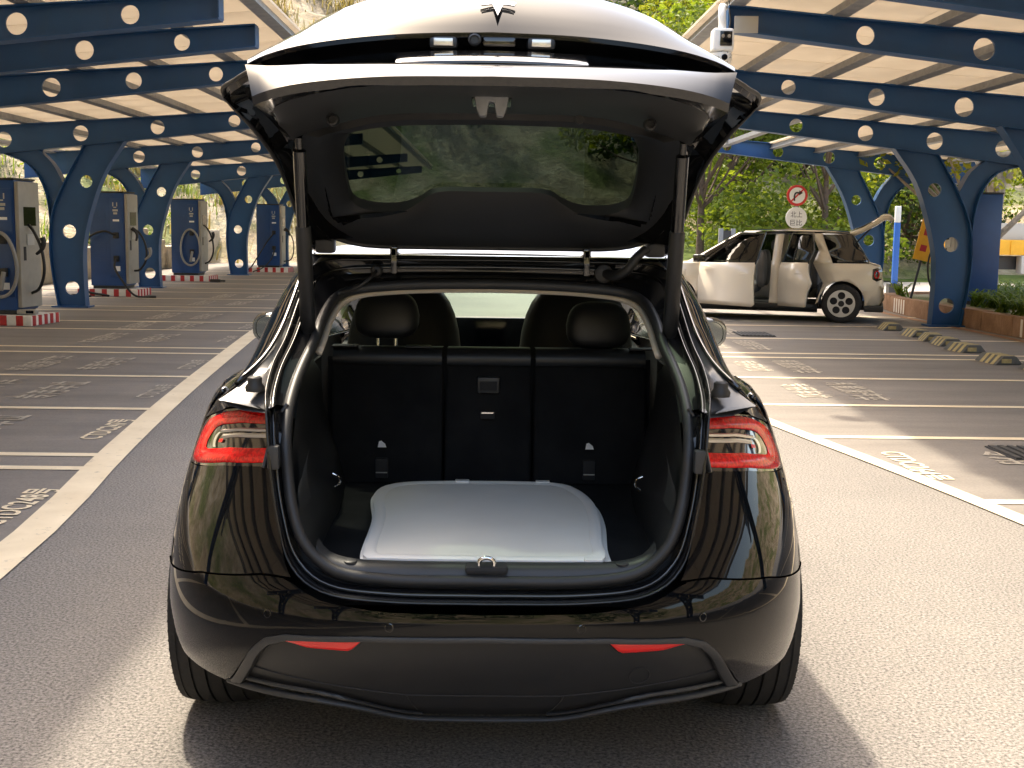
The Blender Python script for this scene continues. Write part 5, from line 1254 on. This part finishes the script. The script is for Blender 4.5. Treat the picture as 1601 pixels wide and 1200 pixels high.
# yellow board, blue white post, grey post, green bin, yellow truck
yb = empty("yellow_board", (7.93, 22.9, .26), label="leaning yellow board with red marks behind the forked column", cat="board")
Mx = Matrix.Rotation(R(12), 4, 'Y')
obj("panel", MB().box((-.17, -.015, .75), (.17, .015, 1.55), Mx).me(), "yellow_paint", yb); obj("stake", MB().box((-.02, .016, -.2), (.02, .04, 1.2), Mx).me(), "steel_dark", yb)
for z in (.92, 1.22): obj("red_mark", MB().box((-.09, -.019, z), (.03, -.0155, z+.12), Mx).me(), "red_paint", yb)
bp = empty("banner_post", (9.95, 30, 0), label="narrow blue and white banner post on the pale road", cat="post")
obj("blue_panel", bevel(MB().box((-.07, -.05, .25), (.07, .05, 1.75)).me(), .02), "sign_blue", bp, 40); obj("white_top", bevel(MB().box((-.07, -.05, 1.752), (.07, .05, 2.15)).me(), .02), "sign_white", bp, 40); obj("foot", MB().box((-.16, -.12, 0), (.18, .12, .249)).me(), "steel_dark", bp)
gp = empty("gate_post", (6.35, 34, 0), label="pair of grey gate posts with dark panel below the slender tree", cat="gate")
for x in (0, .34): obj("post", bevel(MB().box((x-.06, -.06, 0), (x+.06, .06, 1.55)).me(), .01), "pole_grey", gp, 40)
obj("panel", MB().box((.061, -.02, .2), (.279, .02, 1.5)).me(), "steel_dark", gp)
gb = empty("green_bin", (6.45, 22.6, 0), label="small pale green bin behind the cream hatchback", cat="bin")
obj("body", bevel(MB().lathe([(0, .001), (0, .16), (.42, .18), (.42, .001)], 'Z', k=20).me(), .01), "pale_green_bin", gb, 40); obj("rim", MB().lathe([(.40, .19), (.44, .19), (.44, .15), (.40, .15)], 'Z', k=20, close=True).me(), "pale_green_bin", gb, 40)
yt = empty("yellow_truck", (14.6, 33.5, 0), label="yellow flatbed truck parked on the pale road beyond the planter", cat="truck")
obj("bed", bevel(MB().box((-2.2, -.9, .95), (1.6, .9, 1.35)).me(), .03), "yellow_paint", yt, 40)
for k in range(6): obj("bed_rib", MB().box((-2.1+k*.7, -.93, .96), (-2.02+k*.7, -.901, 1.34)).me(), "yellow_paint", yt)
obj("chassis", MB().box((-2.1, -.5, .55), (3.6, .5, .90)).me(), "steel_dark", yt); obj("tool_box", bevel(MB().box((-.4, -.95, .45), (.7, -.6, .93)).me(), .02), "grey_panel", yt, 40)
cb = obj("cab", bevel(MB().box((1.7, -.95, .6), (3.4, .95, 2.3)).me(), .12, 3), "yellow_paint", yt, 40); obj("cab_window", MB().box((2.0, -.957, 1.5), (3.0, -.951, 2.05)).me(), "screen", cb)
obj("load_rack", MB().box((-1.0, -.7, 1.36), (1.2, .7, 1.8)).me(), "grey_panel", yt)
for x in (-1.45, 2.5):
    for y in (-.8, .8): w = obj("wheel", fixn(MB().lathe([(-.13, .2), (-.13, .42), (.13, .42), (.13, .2)], 'Y', (x, y, .43), 28).me()), "tyre", yt, 50); obj("hub", MB().disc((x, y*1.13, .43), .21, 'Y', 20, .06).me(), "grey_panel", w)
# green wire fence on top of the slope
fc = empty("wire_fence", (-13.0, 62, 0), label="green wire fence along the top of the dry slope", cat="fence")
for k in range(9):
    x, y = -24+k*2.4, 66+k*.6; z = hill(x, y)
    ps = obj("fence_post", MB().tube([(x+13, y-62, z-.2), (x+13, y-62, z+1.5)], .04, 6).me(), "green_mesh_wire", fc)
    if k < 8:
        x2, y2 = x+2.4, y+.6; z2 = hill(x2, y2); wm = MB()
        for q in range(7): wm.tube([(x+13, y-62, z+.1+q*.22), (x2+13, y2-62, z2+.1+q*.22)], .012, 4)
        for q in range(1, 10): wm.tube([(x+13+.24*q, y-62+.06*q, z+(z2-z)*q/10+.1), (x+13+.24*q, y-62+.06*q, z+(z2-z)*q/10+1.42)], .012, 4)
        obj("mesh_panel", wm.me(), "green_mesh_wire", fc)
